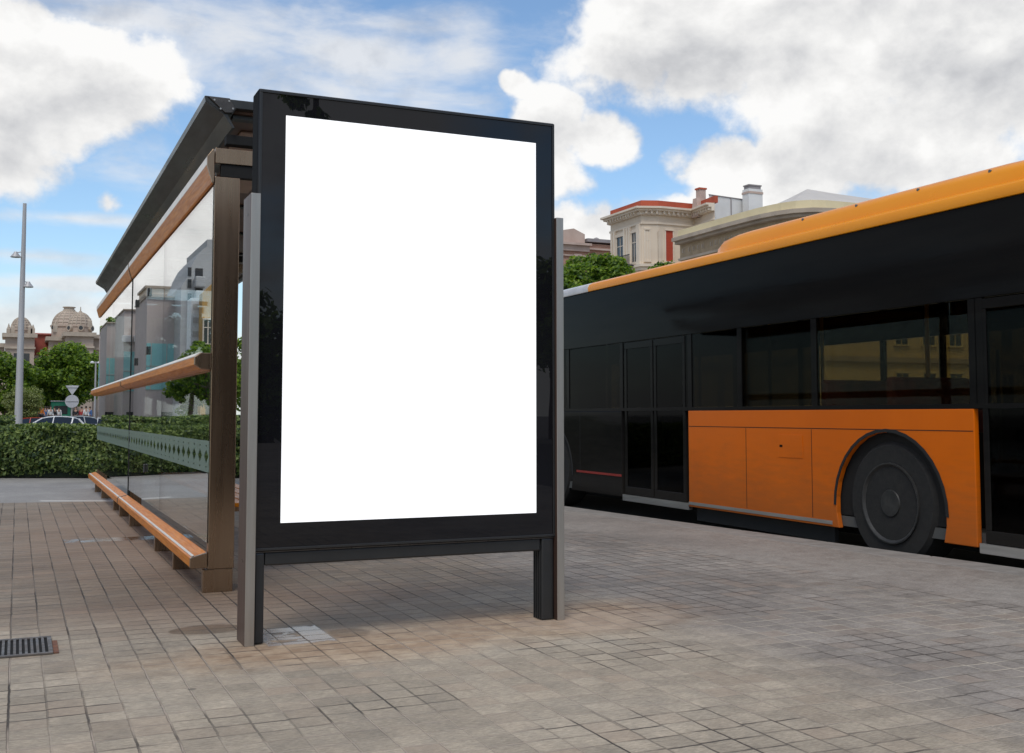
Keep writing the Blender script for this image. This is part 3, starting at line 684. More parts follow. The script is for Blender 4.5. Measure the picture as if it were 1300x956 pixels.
def make_hedge(label, p0, ang, L, D, H, n, leaf, z0=0.0, gap=.05, name='clipped_hedge', group=None):
    "p0: front left corner; runs along ang, depth D away from the camera"
    t = thing(name, label, 'hedge', (p0[0], p0[1], z0), group, world=False, rz=ang)
    k = int(L/.22)
    mb = MB()
    nx = max(4, int(L/.35))
    # uneven core, its near-black colour standing in for shade inside the hedge
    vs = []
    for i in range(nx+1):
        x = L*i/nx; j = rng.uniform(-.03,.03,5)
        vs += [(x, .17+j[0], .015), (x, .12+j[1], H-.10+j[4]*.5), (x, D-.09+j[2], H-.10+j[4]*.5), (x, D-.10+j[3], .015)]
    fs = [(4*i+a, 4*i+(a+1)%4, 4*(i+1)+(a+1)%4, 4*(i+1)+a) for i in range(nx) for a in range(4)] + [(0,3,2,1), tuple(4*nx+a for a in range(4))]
    mb.add(vs, fs); mb.build('core_shade', 'hedge_core', t)
    tot = 2*L*H+L*D+2*D*H
    def face(m, kind):
        u = rng.uniform(0, L, m)
        dep = np.abs(rng.normal(size=m))*.05-.02
        bulge = .045*np.sin(u*2.1+1)+.03*np.sin(u*5.3)+rng.normal(size=m)*.018
        if kind == 'front' or kind == 'back':
            z = gap+rng.beta(1.25, 1.0, m)*(H-gap); b2 = bulge+.035*np.sin(z*9+u*3)
            und = np.clip((z-gap)/.25, 0, 1); tuck = (1-und)*.14
            yv = dep-b2+tuck
            rt = np.clip((z-(H-.12))/.12, 0, 1)**2*.10
            yv = yv+rt
            if kind == 'front': return np.stack([u, yv, z], 1), np.tile([0,-1,.35], (m,1))
            return np.stack([u, D-yv, z], 1), np.tile([0,1,.35], (m,1))
        v = rng.uniform(.0, D, m); return np.stack([u, v, H-dep+.03*np.sin(u*2.7)+.02*np.sin(v*8+u*4)-.05*(np.abs(v-D/2)/(D/2))**4+.0*v], 1), np.tile([0,-.1,1.0], (m,1))
    a, na = face(int(n*.52), 'front'); b, nb = face(int(n*.18), 'back'); c, nc = face(int(n*.30), 'top')
    m = int(n*.04); e = np.stack([np.where(rng.random(m) < .5, .0, L)+rng.normal(size=m)*.02, rng.uniform(0,D,m), rng.uniform(gap,H,m)], 1); ne = np.tile([1,0,.2], (m,1))
    leafmesh('foliage', np.concatenate([a,b,c,e]), np.concatenate([na,nb,nc,ne]), leaf, ('hedge_a','hedge_b','hedge_c'), t, asp=.55)
    st = MB()
    for i in range(k):
        x = rng.uniform(.1, L-.1); yy = rng.uniform(.12, D-.15)
        st.tube((x, yy, -.02), (x+rng.uniform(-.12,.12), yy+rng.uniform(-.05,.05), gap+.25), rng.uniform(.006,.014), .005, n=5)
    st.build('stems', 'bark', t)
    return t
HANG = -YAW
def along(p, s): return (p[0]+math.cos(YAW)*s, p[1]-math.sin(YAW)*s)
hp = (1.13, 18.62)
q = along(hp, -8.5); make_hedge('long low clipped hedge along the back edge of the pavement', q, HANG, 12.3, 1.1, .805, 84000, .034)
q = onZ(-150, 560, .0); 
def farhedge(label, xa, xb, dist, H, n):
    a = EYE + ray(xa, 527)*dist; b = EYE + ray(xb, 527)*dist
    make_hedge(label, (a.x, a.y), math.atan2(b.y-a.y, b.x-a.x), (Vector((b.x-a.x, b.y-a.y))).length, 1.2, H, n, .045, z0=-.3, gap=.05, group=None)
farhedge('short far hedge block left of the tall lamp mast', -160, 19, 31, 1.235, 11000)
farhedge('far hedge block seen through the shelter glass', 132, 400, 31, 1.255, 16000)
# trees on the left
gl = 'trees in front of the domed building'
def tree_at(label, x, ytop, Y, rx, rz, **kw):
    p = onY(x, 527, Y); top = onY(x, ytop, Y).z
    return make_tree(label, (p.x, p.y, -.05), top, rx, rz, **kw)
tree_at('broad green tree before the large dome, right of the lamp mast', 85, 428, 118, 3.7, 3.5, leaf=.17, n=15000, group=gl)
tree_at('round green tree just left of the lamp mast, partly cut by the frame', 6, 440, 116, 3.4, 3.6, leaf=.17, n=12000, group=gl)
tree_at('dark green tree between the lamp mast and the broad tree', 46, 452, 124, 3.0, 3.4, leaf=.17, n=9000, group=gl, mats=('leaf_a','leaf_c','leaf_c'))
tree_at('pale grey-green bushy tree behind the foot of the lamp mast', 28, 486, 84, 1.42, 1.35, leaf=.07, n=9000, mats=('pale_a','pale_b','pale_c'), name='olive_tree', trunk_r=.09)
tree_at('small pale bushy tree seen through the shelter glass', 152, 492, 88, 1.6, 1.3, leaf=.08, n=6000, mats=('pale_a','pale_b','pale_c'), name='olive_tree', trunk_r=.09)
for i, (x, yt, Y, r) in enumerate(((281, 428, 70, 1.5), (322, 424, 64, 2.2), (240, 372, 66, 1.9), (196, 372, 68, 1.9))):  # last two trees are added to darken the view through the glass
    tree_at(('green tree behind the hedge just left of the shelter end post','green tree in the gap between shelter post and panel','dark tree added behind the glass so the mirrored white tower stands out','dark tree added behind the middle glass panes to clear their reflection')[i], x, yt, Y, r, 2.3+(i>1)*1.5, leaf=.12, n=9000+(i>1)*7000, mats=(('leaf_a','leaf_b','leaf_c'),('leaf_dark','leaf_dark','leaf_dark'))[i>1])
# trees on the right behind the bus
gr = 'street trees behind the bus'
for i, (x, yt, Y, r, rz) in enumerate(((718, 318, 40, 1.8, 2.4), (746, 314, 42, 1.5, 2.4), (769, 296, 40, 1.1, 2.8), (798, 312, 41, 1.3, 2.2), (842, 330, 38, 1.7, 1.8))):
    lab = ['loose green street tree beside the right post of the panel', 'green street tree below the brick building', 'taller pointed street tree below the corner of the cream building', 'small street tree under the cream balcony', 'low street tree showing just above the bus roof'][i]
    tree_at(lab, x, yt, Y, r, rz, leaf=.085, n=13000, group=gr, clumps=34)
# trees behind the camera, mirrored in the black panel
def behind(x, y, Yv, z=None):
    p = onY(x, y, Yv); return Vector((p.x, 2*YP-Yv, p.z))
p = behind(392, 100, 18)
make_tree('leafy plane tree behind the viewer, mirrored in the upper panel frame', (p.x, p.y, -.02), p.z+2.35, .80, 1.75, leaf=.07, n=1900, clumps=22, low=.1, nlimb=2, trunk_r=.08)
for i, x in enumerate((345, 520, 700)):
    p = behind(x, 350, 46+i*3)
    make_tree(['dense tree across the square mirrored at the left of the panel', 'dense tree across the square behind the viewer, middle of the row', 'dense tree across the square mirrored at the right of the panel'][i], (p.x, p.y, -.2), p.z+(-.4, .3, 1.7)[i], 4.2, 3.4, leaf=.25, n=7000, group='trees across the square behind the viewer')
# ------------------------------------------------------------------ facade helpers
class Seg:
    "local frame along a wall A->B: s metres along, z up, d outwards"
    def __init__(s, A, B, side=1):
        s.A = Vector((A[0], A[1], 0)); B = Vector((B[0], B[1], 0)); s.L = (B-s.A).length; s.u = (B-s.A).normalized()
        s.n = Vector((s.u.y, -s.u.x, 0))*side
    def P(s, a, z, d): p = s.A + s.u*a + s.n*d; return (p.x, p.y, z)
    def box(s, mb, a0, a1, z0, z1, d0, d1, mi=0):
        vs = [s.P(a, z, d) for a in (a0, a1) for d in (d0, d1) for z in (z0, z1)]
        return mb.add(vs, [(0,1,3,2),(4,6,7,5),(0,4,5,1),(2,3,7,6),(0,2,6,4),(1,5,7,3)], mi)
    def hit(s, x, y):
        "where the sight line through a pixel meets this wall: (s, z)"
        d = ray(x, y); k = (s.A-EYE).dot(s.n)/d.dot(s.n); p = EYE+d*k
        return (p-s.A).dot(s.u), p.z
def offset_poly(pts, d):
    "push an open polyline outwards (right-hand side) by d"
    out = []
    for i, p in enumerate(pts):
        ns = []
        if i > 0: a = Vector(p)-Vector(pts[i-1]); ns.append(Vector((a.y, -a.x)).normalized())
        if i < len(pts)-1: a = Vector(pts[i+1])-Vector(p); ns.append(Vector((a.y, -a.x)).normalized())
        n = sum(ns, Vector((0,0))); n.normalize(); k = n.dot(ns[0]); out.append((p[0]+n.x*d/max(k,.4), p[1]+n.y*d/max(k,.4)))
    return out
def band(mb, pts, z0, z1, d0, d1, mi=0):
    a = offset_poly(pts, d0); b = offset_poly(pts, d1); n = len(pts)
    vs = [(x,y,z) for z in (z0,z1) for x,y in a] + [(x,y,z) for z in (z0,z1) for x,y in b]
    fs = []
    for i in range(n-1):
        fs += [(2*n+i, 2*n+i+1, 3*n+i+1, 3*n+i), (i+1, i, n+i, n+i+1), (n+i, 3*n+i, 3*n+i+1, n+i+1), (i, i+1, 2*n+i+1, 2*n+i)]
    fs += [(0,n,3*n,2*n), (n-1,2*n+n-1,4*n-1,2*n-1)]
    return mb.add(vs, fs, mi)
def window(seg, parent, a0, a1, z0, z1, frame='cream_trim', fill='window_dark', fr=.12, sill=True, depth=.05):
    mb = MB()
    seg.box(mb, a0-fr, a0, z0, z1, .004, .12); seg.box(mb, a1, a1+fr, z0, z1, .004, .12); seg.box(mb, a0-fr, a1+fr, z1, z1+fr*1.3, .004, .16)
    if sill: seg.box(mb, a0-fr*1.4, a1+fr*1.4, z0-fr, z0, .004, .22)
    w = mb.build('window', frame, parent)
    mb = MB(); seg.box(mb, a0, a1, z0, z1, .006, depth); mb.build('pane' if 'shutter' not in fill else 'shutter', fill, w)
    if 'shutter' not in fill:
        mb = MB(); m = (a0+a1)/2; seg.box(mb, m-.035, m+.035, z0, z1, depth+.002, depth+.03); seg.box(mb, a0, m-.036, z0+(z1-z0)*.66, z0+(z1-z0)*.66+.06, depth+.002, depth+.028); seg.box(mb, m+.036, a1, z0+(z1-z0)*.66, z0+(z1-z0)*.66+.06, depth+.002, depth+.028)
        mb.build('glazing_bar', frame, w)
    return w
# ------------------------------------------------------------------ cream corner building
cp = [(52.545,93.762),(52.533,87.896),(54.0,87.35),(58.03,87.35),(57.49,83.25)]
t = thing('cream_building', 'cream corner mansion with red parapet, cornices and a loggia', 'building', (55,90,0))
mb = MB(); mb.prZ(cp+[(64.4,93.2),(62,97),(60,97)], -1, 20.35); mb.build('wall', 'cream_wall', t)
mb = MB(); band(mb, [(60,97)]+cp, 20.35, 20.98, -.35, .02); mb.build('red_parapet', 'red_parapet', t)
mb = MB(); full = [(57,95.7)]+cp
band(mb, full, 20.12, 20.30, .003, .85); band(mb, full, 19.93, 20.12, .003, .60); band(mb, full, 19.6, 19.93, .003, .30); mb.build('cornice', 'cream_trim', t)
mb = MB()
for i in range(len(full)-1):
    sg = Seg(full[i], full[i+1]); k = .3
    while k < sg.L-.2: sg.box(mb, k, k+.16, 19.66, 19.92, .302, .55); k += .5
mb.build('dentils', 'cream_trim', t)
mb = MB(); band(mb, full, 18.75, 18.93, .003, .12); band(mb, full, 14.75, 15.0, .003, .35); band(mb, full, 14.45, 14.75, .003, .18); band(mb, full, 10.2, 10.5, .003, .3); mb.build('string_course', 'cream_trim', t)
sA = Seg(cp[0], cp[1]); sB = Seg(cp[1], cp[2]); sC = Seg(cp[2], cp[3]); sD = Seg(cp[3], cp[4])
a0, _ = sA.hit(781, 300)
# loggia on the left face
def span(seg, xa, xb, ya, yb):
    a, z1 = seg.hit(xa, ya); b, _ = seg.hit(xb, ya); z0 = seg.hit((xa+xb)/2, yb)[1]; return min(a,b), max(a,b), z0, z1
for xa, xb in ((784, 792), (803, 808.5)):
    a, b, z0, z1 = span(sA, xa, xb, 292, 321); window(sA, t, a, b, 15.3, 18.1, fr=.22)
mb = MB()
for x in (778.5, 781.5, 794.5, 798, 801, 811, 813): a, _ = sA.hit(x, 300); sA.box(mb, a-.14, a+.14, 15.0, 18.75, .003, .24)
mb.build('pilaster', 'cream_trim', t)
mb = MB()
a, _ = sA.hit(783, 320); b, _ = sA.hit(808, 320); a, b = min(a,b), max(a,b)
k = a
while k < b: sA.box(mb, k, k+.03, 15.05, 15.95, .75, .78); k += .16
sA.box(mb, a, b, 15.95, 16.02, .73, .80); sA.box(mb, a-.1, b+.1, 14.9, 15.04, .36, .85); mb.build('balcony', 'iron', t)
a, b, z0, z1 = span(sB, 819, 824, 287, 311); window(sB, t, max(.35, a), min(sB.L-.35, b), 15.3, 18.2, fill='cream_wall')
a, b, z0, z1 = span(sC, 844.5, 853.5, 284, 306); window(sC, t, a, b, 15.3, 18.2, fill='red_shutter', frame='cream_trim')
a, b, z0, z1 = span(sC, 831.5, 835, 284, 306); window(sC, t, max(a,.2), b, 15.3, 18.1, fill='cream_wall')
for xa, xb in ((861.5, 864.5), (869, 873)): a, b, _, _ = span(sC, xa, xb, 286, 292); window(sC, t, a, b, 17.1, 18.0, fill='red_shutter', fr=.08, sill=False)
for sg in (sA, sC):
    k = 1.2
    while k < sg.L-1.4: window(sg, t, k, k+1.0, 11.3, 13.7); window(sg, t, k, k+1.0, 6.6, 9.2); window(sg, t, k, k+1.0, 2, 4.6); k += 2.6
qc = onY(888, 240, 86); qd = onY(896, 240, 86)
ch = MB().box(qc.x, qd.x, 86, 86.6, 19.5, qc.z).prX([(85.7,19.5),(86.9,19.5),(86.6,onY(892,252,86).z),(86.0,onY(892,252,86).z)], qc.x-.35, qd.x+.25).build('chimney', 'pink_stone', t)
MB().box(qc.x-.08, qd.x+.08, 85.92, 86.68, qc.z+.001, qc.z+.15).build('chimney_cap', 'red_parapet', ch)
# ------------------------------------------------------------------ white rooftop house
t = thing('white_rooftop_house', 'plain white rooftop house with a tall white chimney between the two roofs', 'building', (62,82,0))
zw = 21.4
pa = onZ(900, 247.5, zw); pb = onZ(956, 255.5, zw)
bk = lambda p, k: (p.x*k, p.y*k)
MB().prZ([(pa.x,pa.y),(pb.x,pb.y),bk(pb,1.1),bk(pa,1.1)], 0, zw).build('wall', 'white_wall', t)
MB().tube((pa.x-.03, pa.y-.03, zw+.03), (pb.x-.03, pb.y-.03, zw+.03), .05).build('gutter', 'mauve_grey', t)
pe = pa.lerp(pb, .5); MB().tube((pe.x-.07, pe.y-.07, 15), (pe.x-.07, pe.y-.07, zw), .05).build('downpipe', 'mauve_grey', t)
Yc = pb.y-1.6; pc = onY(950.5, 239, Yc); pd = onY(968, 239, Yc)
c = MB().box(pc.x, pd.x, Yc, Yc+1.0, 10, pc.z).build('chimney', 'white_wall', t)
MB().box(pc.x-.05, pd.x+.05, Yc-.05, Yc+1.05, pc.z-.45, pc.z-.25).build('band', 'pink_stone', c)
mb = MB().box(pc.x+.12, pd.x-.12, Yc+.1, Yc+.9, pc.z+.001, pc.z+.3); mb.box(pc.x+.05, pd.x-.05, Yc+.04, Yc+.96, pc.z+.301, pc.z+.42); mb.build('chimney_cap', 'mauve_grey', c)
# ------------------------------------------------------------------ yellow curved building
yp = [onZ(x, y, 17) for x, y in ((806,316),(820,310),(860,294),(900,283),(930,274),(961,265),(975,261.5),(990,258.5),(1005,256.3),(1022,254.6),(1038,254.9),(1055,256.5),(1078,260))]
yp = [(52.32,80.9),(52.3,79.9),(52.25,78.5),(52.2,76.5),(52.12,73.0),(52.15,69.8),(52.25,68.3),(52.5,67.0),(52.95,66.0),(53.7,65.3),(54.7,65.0),(56.2,64.95),(60,64.9),(112,62)]
t = thing('yellow_building', 'long pale yellow building with rounded corner cornice and grey roof', 'building', (58,75,0))
back = [(112,90),(60,92),(52.45,92)]
mb = MB(); mb.prZ(yp+[(112,80),(60,80),(57,80.9)], -1, 16.3); mb.build('wall', 'yellow_wall', t)
mb = MB(); band(mb, yp, 16.3, 17.0, -.35, .30); mb.build('parapet', 'yellow_pale', t)
mb = MB(); band(mb, yp, 15.98, 16.299, .003, .95); band(mb, yp, 15.75, 15.98, .003, .62); mb.build('cornice', 'stone_trim', t)
mb = MB(); band(mb, yp, 14.55, 15.75, .003, .10); mb.build('frieze', 'ochre_frieze', t)
mb = MB(); band(mb, yp, 14.35, 14.55, .003, .28); band(mb, yp, 10.0, 10.3, .003, .3); band(mb, yp, 5.0, 5.4, .003, .3); mb.build('string_course', 'stone_trim', t)
# ornament along the frieze
mb = MB()
for i in range(len(yp)-1):
    sg = Seg(yp[i], yp[i+1]); k = .4
    while k < min(sg.L, 26)-.3: sg.box(mb, k, k+.16, 15.0, 15.35, .102, .14); sg.box(mb, k+.3, k+.36, 14.9, 15.45, .102, .13); k += .7
mb.build('frieze_relief', 'stone_trim', t)
# low hipped roof with its ridge above the rounded corner
ip = offset_poly(yp, -.6)
ridge = onY(1025, 240, 72)
mb = MB(); n = len(ip)
ap = [(lerp(p[0], ridge.x if i > 3 else 58, .98 if 6 < i < 12 else .8), lerp(p[1], 72 if i > 5 else p[1]-2, .95 if i > 4 else .6)) for i, p in enumerate(ip)]
zr = [17.2+2.6*min(1, i/7) for i in range(n)]
rz_ = ridge.z
vs = [(x, y, 17.001) for x, y in ip]
tops = []
for i, (x, y) in enumerate(ip):
    if i < 9: f = (i/8.0); tops.append((lerp(57.4, ridge.x, f), lerp(80.8, 72.0, f), lerp(17.6, rz_, f)))
    elif i < 12: tops.append((ridge.x, 72.0, rz_))
    elif i == 12: tops.append((ridge.x+2.5, 71.6, rz_-.25))
    else: tops.append((106, 72, rz_-1.4))
vs += tops
fs = [(i, i+1, n+i+1, n+i) for i in range(n-1)]
mb.add(vs, fs); mb.v += [(106, 80, 17.0), (60, 80.9, 17.0)]
k2 = 2*n
mb.f += [(n+12, n+13, k2), (n+0, n+8, k2+1), (n+8, n+12, k2, k2+1)]; mb.mi += [0]*3
mb.build('roof', 'grey_roof', t)
for i in (0, 1, 2, 3, 4, 12):
    sg = Seg(yp[i], yp[i+1]); k = 1.1 if i else 2.4
    while k+1.2 < min(sg.L, 30):
        for z0, z1 in ((11.2, 13.6), (6.4, 9.0), (1.4, 4.2)): window(sg, t, k, k+1.15, z0, z1, frame='yellow_pale')
        k += 2.6 if i else 3
# ------------------------------------------------------------------ brick building
t = thing('brick_building', 'old brick apartment building with pale gable left of the cream mansion', 'building', (58,112,0))
def px(x, y, Y=112): p = onY(x, y, Y); return p.x, p.z
xl, zc = px(700, 307); xm, _ = px(746, 307); xr, z2 = px(772, 303)
sg = Seg((xl,112), (xm,112)); sg2 = Seg((xm,112.6), (xr+3,112.6))
MB().box(xl, xm, 112, 122, -1, zc).build('wall', 'brick_wall', t)
MB().box(xm+.002, xr+3, 112.6, 122, -1, px(760,309)[1]).build('side_wall', 'brick_wall', t)
gx0 = px(716, 296)[0]; gx1 = px(744, 296)[0]; gz = px(730, 289.5)[1]; ge = px(744, 297)[1]
MB().prY([(gx0-1.6, zc), (gx1, zc), (gx1, ge), ((gx0+gx1)/2, gz), (gx0-1.6, ge)], 112.3, 121).build('gable', 'pink_stone', t)
mb = MB(); sg.box(mb, -.3, sg.L+.2, zc-.25, zc+.02, .003, .7); sg.box(mb, -.2, sg.L+.1, zc-.9, zc-.25, .003, .3); sg.box(mb, 0, sg.L, zc-1.5, zc-1.35, .003, .2); mb.build('cornice', 'pink_stone', t)
mb = MB(); sg2.box(mb, .1, sg2.L, px(760,306)[1]-.1, px(760,303)[1], -2, .4); mb.build('attic', 'mauve_grey', t)
mb = MB(); sg2.box(mb, .1, sg2.L, px(760,317)[1], px(760,315)[1], .003, .4); sg2.box(mb, .1, sg2.L, px(760,327)[1], px(760,325.5)[1], .003, .5); mb.build('string_course', 'pink_stone', t)
for xa, xb in ((729.5, 737), ): a, b, z0, z1 = span(sg, xa, xb, 324, 336); window(sg, t, a, b, z0, z1, frame='pink_stone')
for xa, xb, f in ((747.5, 752, 'window_dark'), (753.5, 757.5, 'red_shutter')): a, b, z0, z1 = span(sg2, xa, xb, 328, 338); window(sg2, t, a, b, z0, z1, frame='pink_stone', fill=f, fr=.1)
for z in (2, 6, 10):
    k = 1.0
    while k < sg.L-1.2: window(sg, t, k, k+1.0, z, z+2, frame='pink_stone'); k += 2.6
a, z = px(757, 300, 116); MB().lathe((a, 116, z-.8), [(.5,-.3),(.5,.2),(.4,.45),(.2,.6),(.03,.66)], 12).build('roof_dome', 'mauve_grey', t, smooth=True)
# ------------------------------------------------------------------ domed building
YD = 250.0
def dp(x, y, Y=YD): p = onY(x, y, Y); return p.x, p.z
t = thing('domed_building', 'large old stone building with three ribbed domes on the skyline at left', 'building', (5,YD,0))
X = lambda x, Y=YD: dp(x, 500, Y)[0]
Z = lambda y, x=60, Y=YD: dp(x, y, Y)[1]
MB().box(X(-60), X(170), YD, YD+30, -1, Z(452)).build('wall', 'stone_old', t)
sg = Seg((X(-60), YD), (X(170), YD))
mb = MB()
for yy, dd in ((452, 1.2), (466, .5), (489, .7), (505, .9)): sg.box(mb, -.5, sg.L+.5, Z(yy)-.6, Z(yy), .004, dd)
mb.build('cornice', 'stone_trim', t)
wd = MB(); fr = MB()
k = 2.0
while k < sg.L-3:
    for z0, z1 in ((Z(486), Z(473)), ): sg.box(wd, k, k+1.4, z0, z1, .004, .06); sg.box(fr, k-.3, k+1.7, z1, z1+.35, .004, .35); sg.box(fr, k-.3, k, z0, z1, .004, .25); sg.box(fr, k+1.4, k+1.7, z0, z1, .004, .25)
    # round-topped arcade at the foot
    cx = k+.7; pts = [(cx-1.15, -.2), (cx+1.15, -.2)] + [(cx+math.cos(math.pi*i/10)*1.15, 2.6+math.sin(math.pi*i/10)*1.15) for i in range(11)]
    wd.prism(pts, lambda s_, z_: sg.P(s_, z_, .004), lambda s_, z_: sg.P(s_, z_, .07)); k += 4.2
wd.build('window', 'window_dark', t); fr.build('window_frame', 'stone_trim', t)
# tower blocks that carry the domes
def tower(x0, x1, ytop, Y0, depth=9, base='stone_old'):
    MB().box(X(x0,Y0), X(x1,Y0), Y0, Y0+depth, -1, Z(ytop,60,Y0)).build('tower', base, t)
    s = Seg((X(x0,Y0), Y0), (X(x1,Y0), Y0)); mb = MB()
    s.box(mb, -.5, s.L+.5, Z(ytop,60,Y0)-.7, Z(ytop,60,Y0)+.1, .004, .9); s.box(mb, -.2, s.L+.2, Z(ytop,60,Y0)-3, Z(ytop,60,Y0)-2.6, .004, .4)
    s2 = Seg((X(x0,Y0), Y0+depth), (X(x0,Y0), Y0)); s2.box(mb, 0, s2.L, Z(ytop,60,Y0)-.7, Z(ytop,60,Y0)+.1, .004, .6)
    mb.build('tower_cornice', 'stone_trim', t)
    wd = MB(); k = s.L*.2
    for f in (.3, .62): s.box(wd, s.L*f, s.L*f+1.2, Z(ytop,60,Y0)-6.5, Z(ytop,60,Y0)-3.9, .004, .05)
    wd.build('tower_window', 'window_dark', t)
def dome(x, ybase, ytop, rpx, Y0, lantern=False, drum=4):
    cx = X(x, Y0); r = rpx*Y0/FPX*1.08; zb = Z(ybase, x, Y0); zt = Z(ytop, x, Y0); cy = Y0+4.5
    mb = MB(); mb.lathe((cx, cy, zb-drum*.55), [(r*1.04, 0), (r*1.04, drum*.5), (r*1.12, drum*.52), (r*1.12, drum*.58)], 28); mb.build('drum', 'stone_old', t)
    n = 36; prof = []
    for i in range(15):
        a = math.pi/2*i/14*.97; prof.append((r*math.cos(a)+.02, (zt-zb)*math.sin(a)))
    d = MB().lathe((cx, cy, zb), prof, n).build('dome', 'stone_old', t, smooth=True)
    rb_ = MB()
    for k in range(16):
        q = 2*math.pi*k/16
        for (r0, h0), (r1, h1) in zip(prof[:-1], prof[1:]):
            rb_.tube((cx+math.cos(q)*r0, cy+math.sin(q)*r0, zb+h0), (cx+math.cos(q)*r1, cy+math.sin(q)*r1, zb+h1), .13, n=5)
    rb_.build('ribs', 'stone_trim', d)
    rr = MB()
    for i in (2, 4, 6, 8, 10): rr.lathe((cx, cy, zb+prof[i][1]-.1), [(prof[i][0]+.02,0),(prof[i][0]+.12,.02),(prof[i][0]+.12,.16),(prof[i][0]-.02,.2)], n)
    rr.build('courses', 'stone_trim', d)
    lm = MB()
    if lantern: lm.lathe((cx, cy, zt-.25), [(1.25,0),(1.25,.35),(1.05,.4),(1.05,.75),(1.3,.8),(1.3,.95)], 20)
    else: lm.lathe((cx, cy, zt-.1), [(.35,0),(.3,.35),(.12,.5),(.07,1.3)], 12)
    lm.build('lantern', 'stone_trim', d)
    # round windows in ornate surrounds
    for q in (-90, -38, -142):
        a = R(q); ux, uy = math.cos(a), math.sin(a); wz = zb-.45
        f = MB().tube((cx+ux*r*1.0, cy+uy*r*1.0, wz), (cx+ux*(r*1.13+.35), cy+uy*(r*1.13+.35), wz), .62, n=20).build('round_window', 'stone_trim', t, smooth=True)
        MB().tube((cx+ux*(r*1.13+.352), cy+uy*(r*1.13+.352), wz), (cx+ux*(r*1.13+.39), cy+uy*(r*1.13+.39), wz), .40, n=18).build('pane', 'window_dark', f)
def pinn(x, yb, yt, Y0):
    cx = X(x, Y0); zb = Z(yb, x, Y0); zt = Z(yt, x, Y0)
    MB().box(cx-.4, cx+.4, Y0+.3, Y0+1.1, zb-.5, zb+.8).lathe((cx, Y0+.7, zb+.8), [(.42,0),(.3,.15),(.2,.5),(.04,zt-zb-.8)], 10).build('pinnacle', 'stone_trim', t)
tower(4.5, 42, 425, YD-6); tower(-34, 3.5, 438, YD-4)
dome(24.5, 415, 402, 1, YD-6) if False else None
dome(24.5, 417, 400.5, 10.2, YD-6, drum=5)
tower(60, 110, 428, YD-5, 12)
dome(86, 412.5, 391.5, 17, YD-3, lantern=True, drum=6)
dome(101, 412.5, 394.5, 12.2, YD-12.5, drum=5)
tower(82, 117, 421.5, YD-14, 9)
tower(112, 127, 424, YD-7, 9)
for x, yb, yt in ((8.5, 422, 410), (39.5, 422, 411.5), (13.5,420,414), (36,420,415)): pinn(x, yb, yt, YD-6)
for x, yb, yt in ((68, 418, 408), (112, 412, 403.5)): pinn(x, yb, yt, YD-14)
MB().box(X(42.5), X(66), YD+2, YD+8, Z(456), Z(424)).prX([(YD+1.5, Z(424)), (YD+8.5, Z(424)), (YD+5, Z(421))], X(42.5), X(66)).build('link_roof', 'roof_tile', t)
MB().box(X(30), X(92), YD-22, YD-12, Z(507,60,YD-22)-.6, Z(507,60,YD-22)).build('canopy', 'mast_grey', t)
# ------------------------------------------------------------------ mast, signs, street lamp
pm = onY(23.5, 528, 45); zt = onY(27.5, 258, 45).z
t = thing('lamp_mast', 'tall pale grey tapered mast with two small floodlights at the left edge', 'lamp post', (pm.x, pm.y, -.5))
MB().tube((pm.x, pm.y, -.62), (pm.x, pm.y, zt), .155, .065, n=20).build('pole', 'mast_grey', t, smooth=True)
def fl(x, y, sx):
    p = onY(x, y, 45)
    f = MB().lathe((p.x, pm.y-.02, p.z-.10), [(.19,0),(.17,.03),(.09,.13),(.05,.2)], 18).build('floodlight', 'mast_grey', t, smooth=True)
    MB().lathe((p.x, pm.y-.02, p.z-.115), [(.17,0),(.17,.014)], 18).build('lens', 'lens_clear', f)
    MB().tube((p.x, pm.y-.02, p.z+.06), (pm.x, pm.y-.02, p.z+.12), .02, n=8).build('arm', 'mast_grey', f)
fl(20, 323, -1); fl(36, 361, 1)
ps = onY(90.8, 530, 85)
t = thing('traffic_sign_post', 'grey back of a triangular and a round road sign on one pole', 'traffic sign', (ps.x, 85, -.62))
MB().tube((ps.x, 85, -.62), (ps.x, 85, onY(91,489,85).z), .04, n=10).build('pole', 'mast_grey', t)
z1 = onY(91,489.5,85).z; z0 = onY(91,501.5,85).z
MB().prY([(ps.x-.46, z1),(ps.x+.46, z1),(ps.x, z0-.02)], 84.93, 84.955).build('triangular_plate', 'sign_back', t, bevel=.01)
zc_ = onY(91,509.5,85).z
MB().tube((ps.x, 84.93, zc_), (ps.x, 84.955, zc_), .46, n=28).build('round_plate', 'sign_back', t)
mb = MB(); mb.box(ps.x-.36, ps.x+.36, 84.90, 84.928, z1-.16, z1-.12).box(ps.x-.4, ps.x+.4, 84.90, 84.928, zc_-.02, zc_+.02).build('clamp_bar', 'mast_grey', t)
pl = onY(120, 527, 95); zl = onY(120, 459, 95).z
t = thing('double_street_lamp', 'slim street lamp with two white heads beside the shelter roof end', 'street lamp', (pl.x, 95, -.4))
MB().tube((pl.x, 95, -.4), (pl.x, 95, zl), .09, .06, n=12).build('pole', 'mast_grey', t)
for s in (-1, 1):
    a = MB().tube((pl.x, 95, zl-.1), (pl.x+s*.25, 95, zl-.02), .03, n=8).build('arm', 'mast_grey', t)
    MB().lathe((pl.x+s*.27, 95, zl-.14), [(.16,0),(.17,.06),(.10,.14),(.03,.18)], 16).build('lamp_head', 'car_white', a, smooth=True)
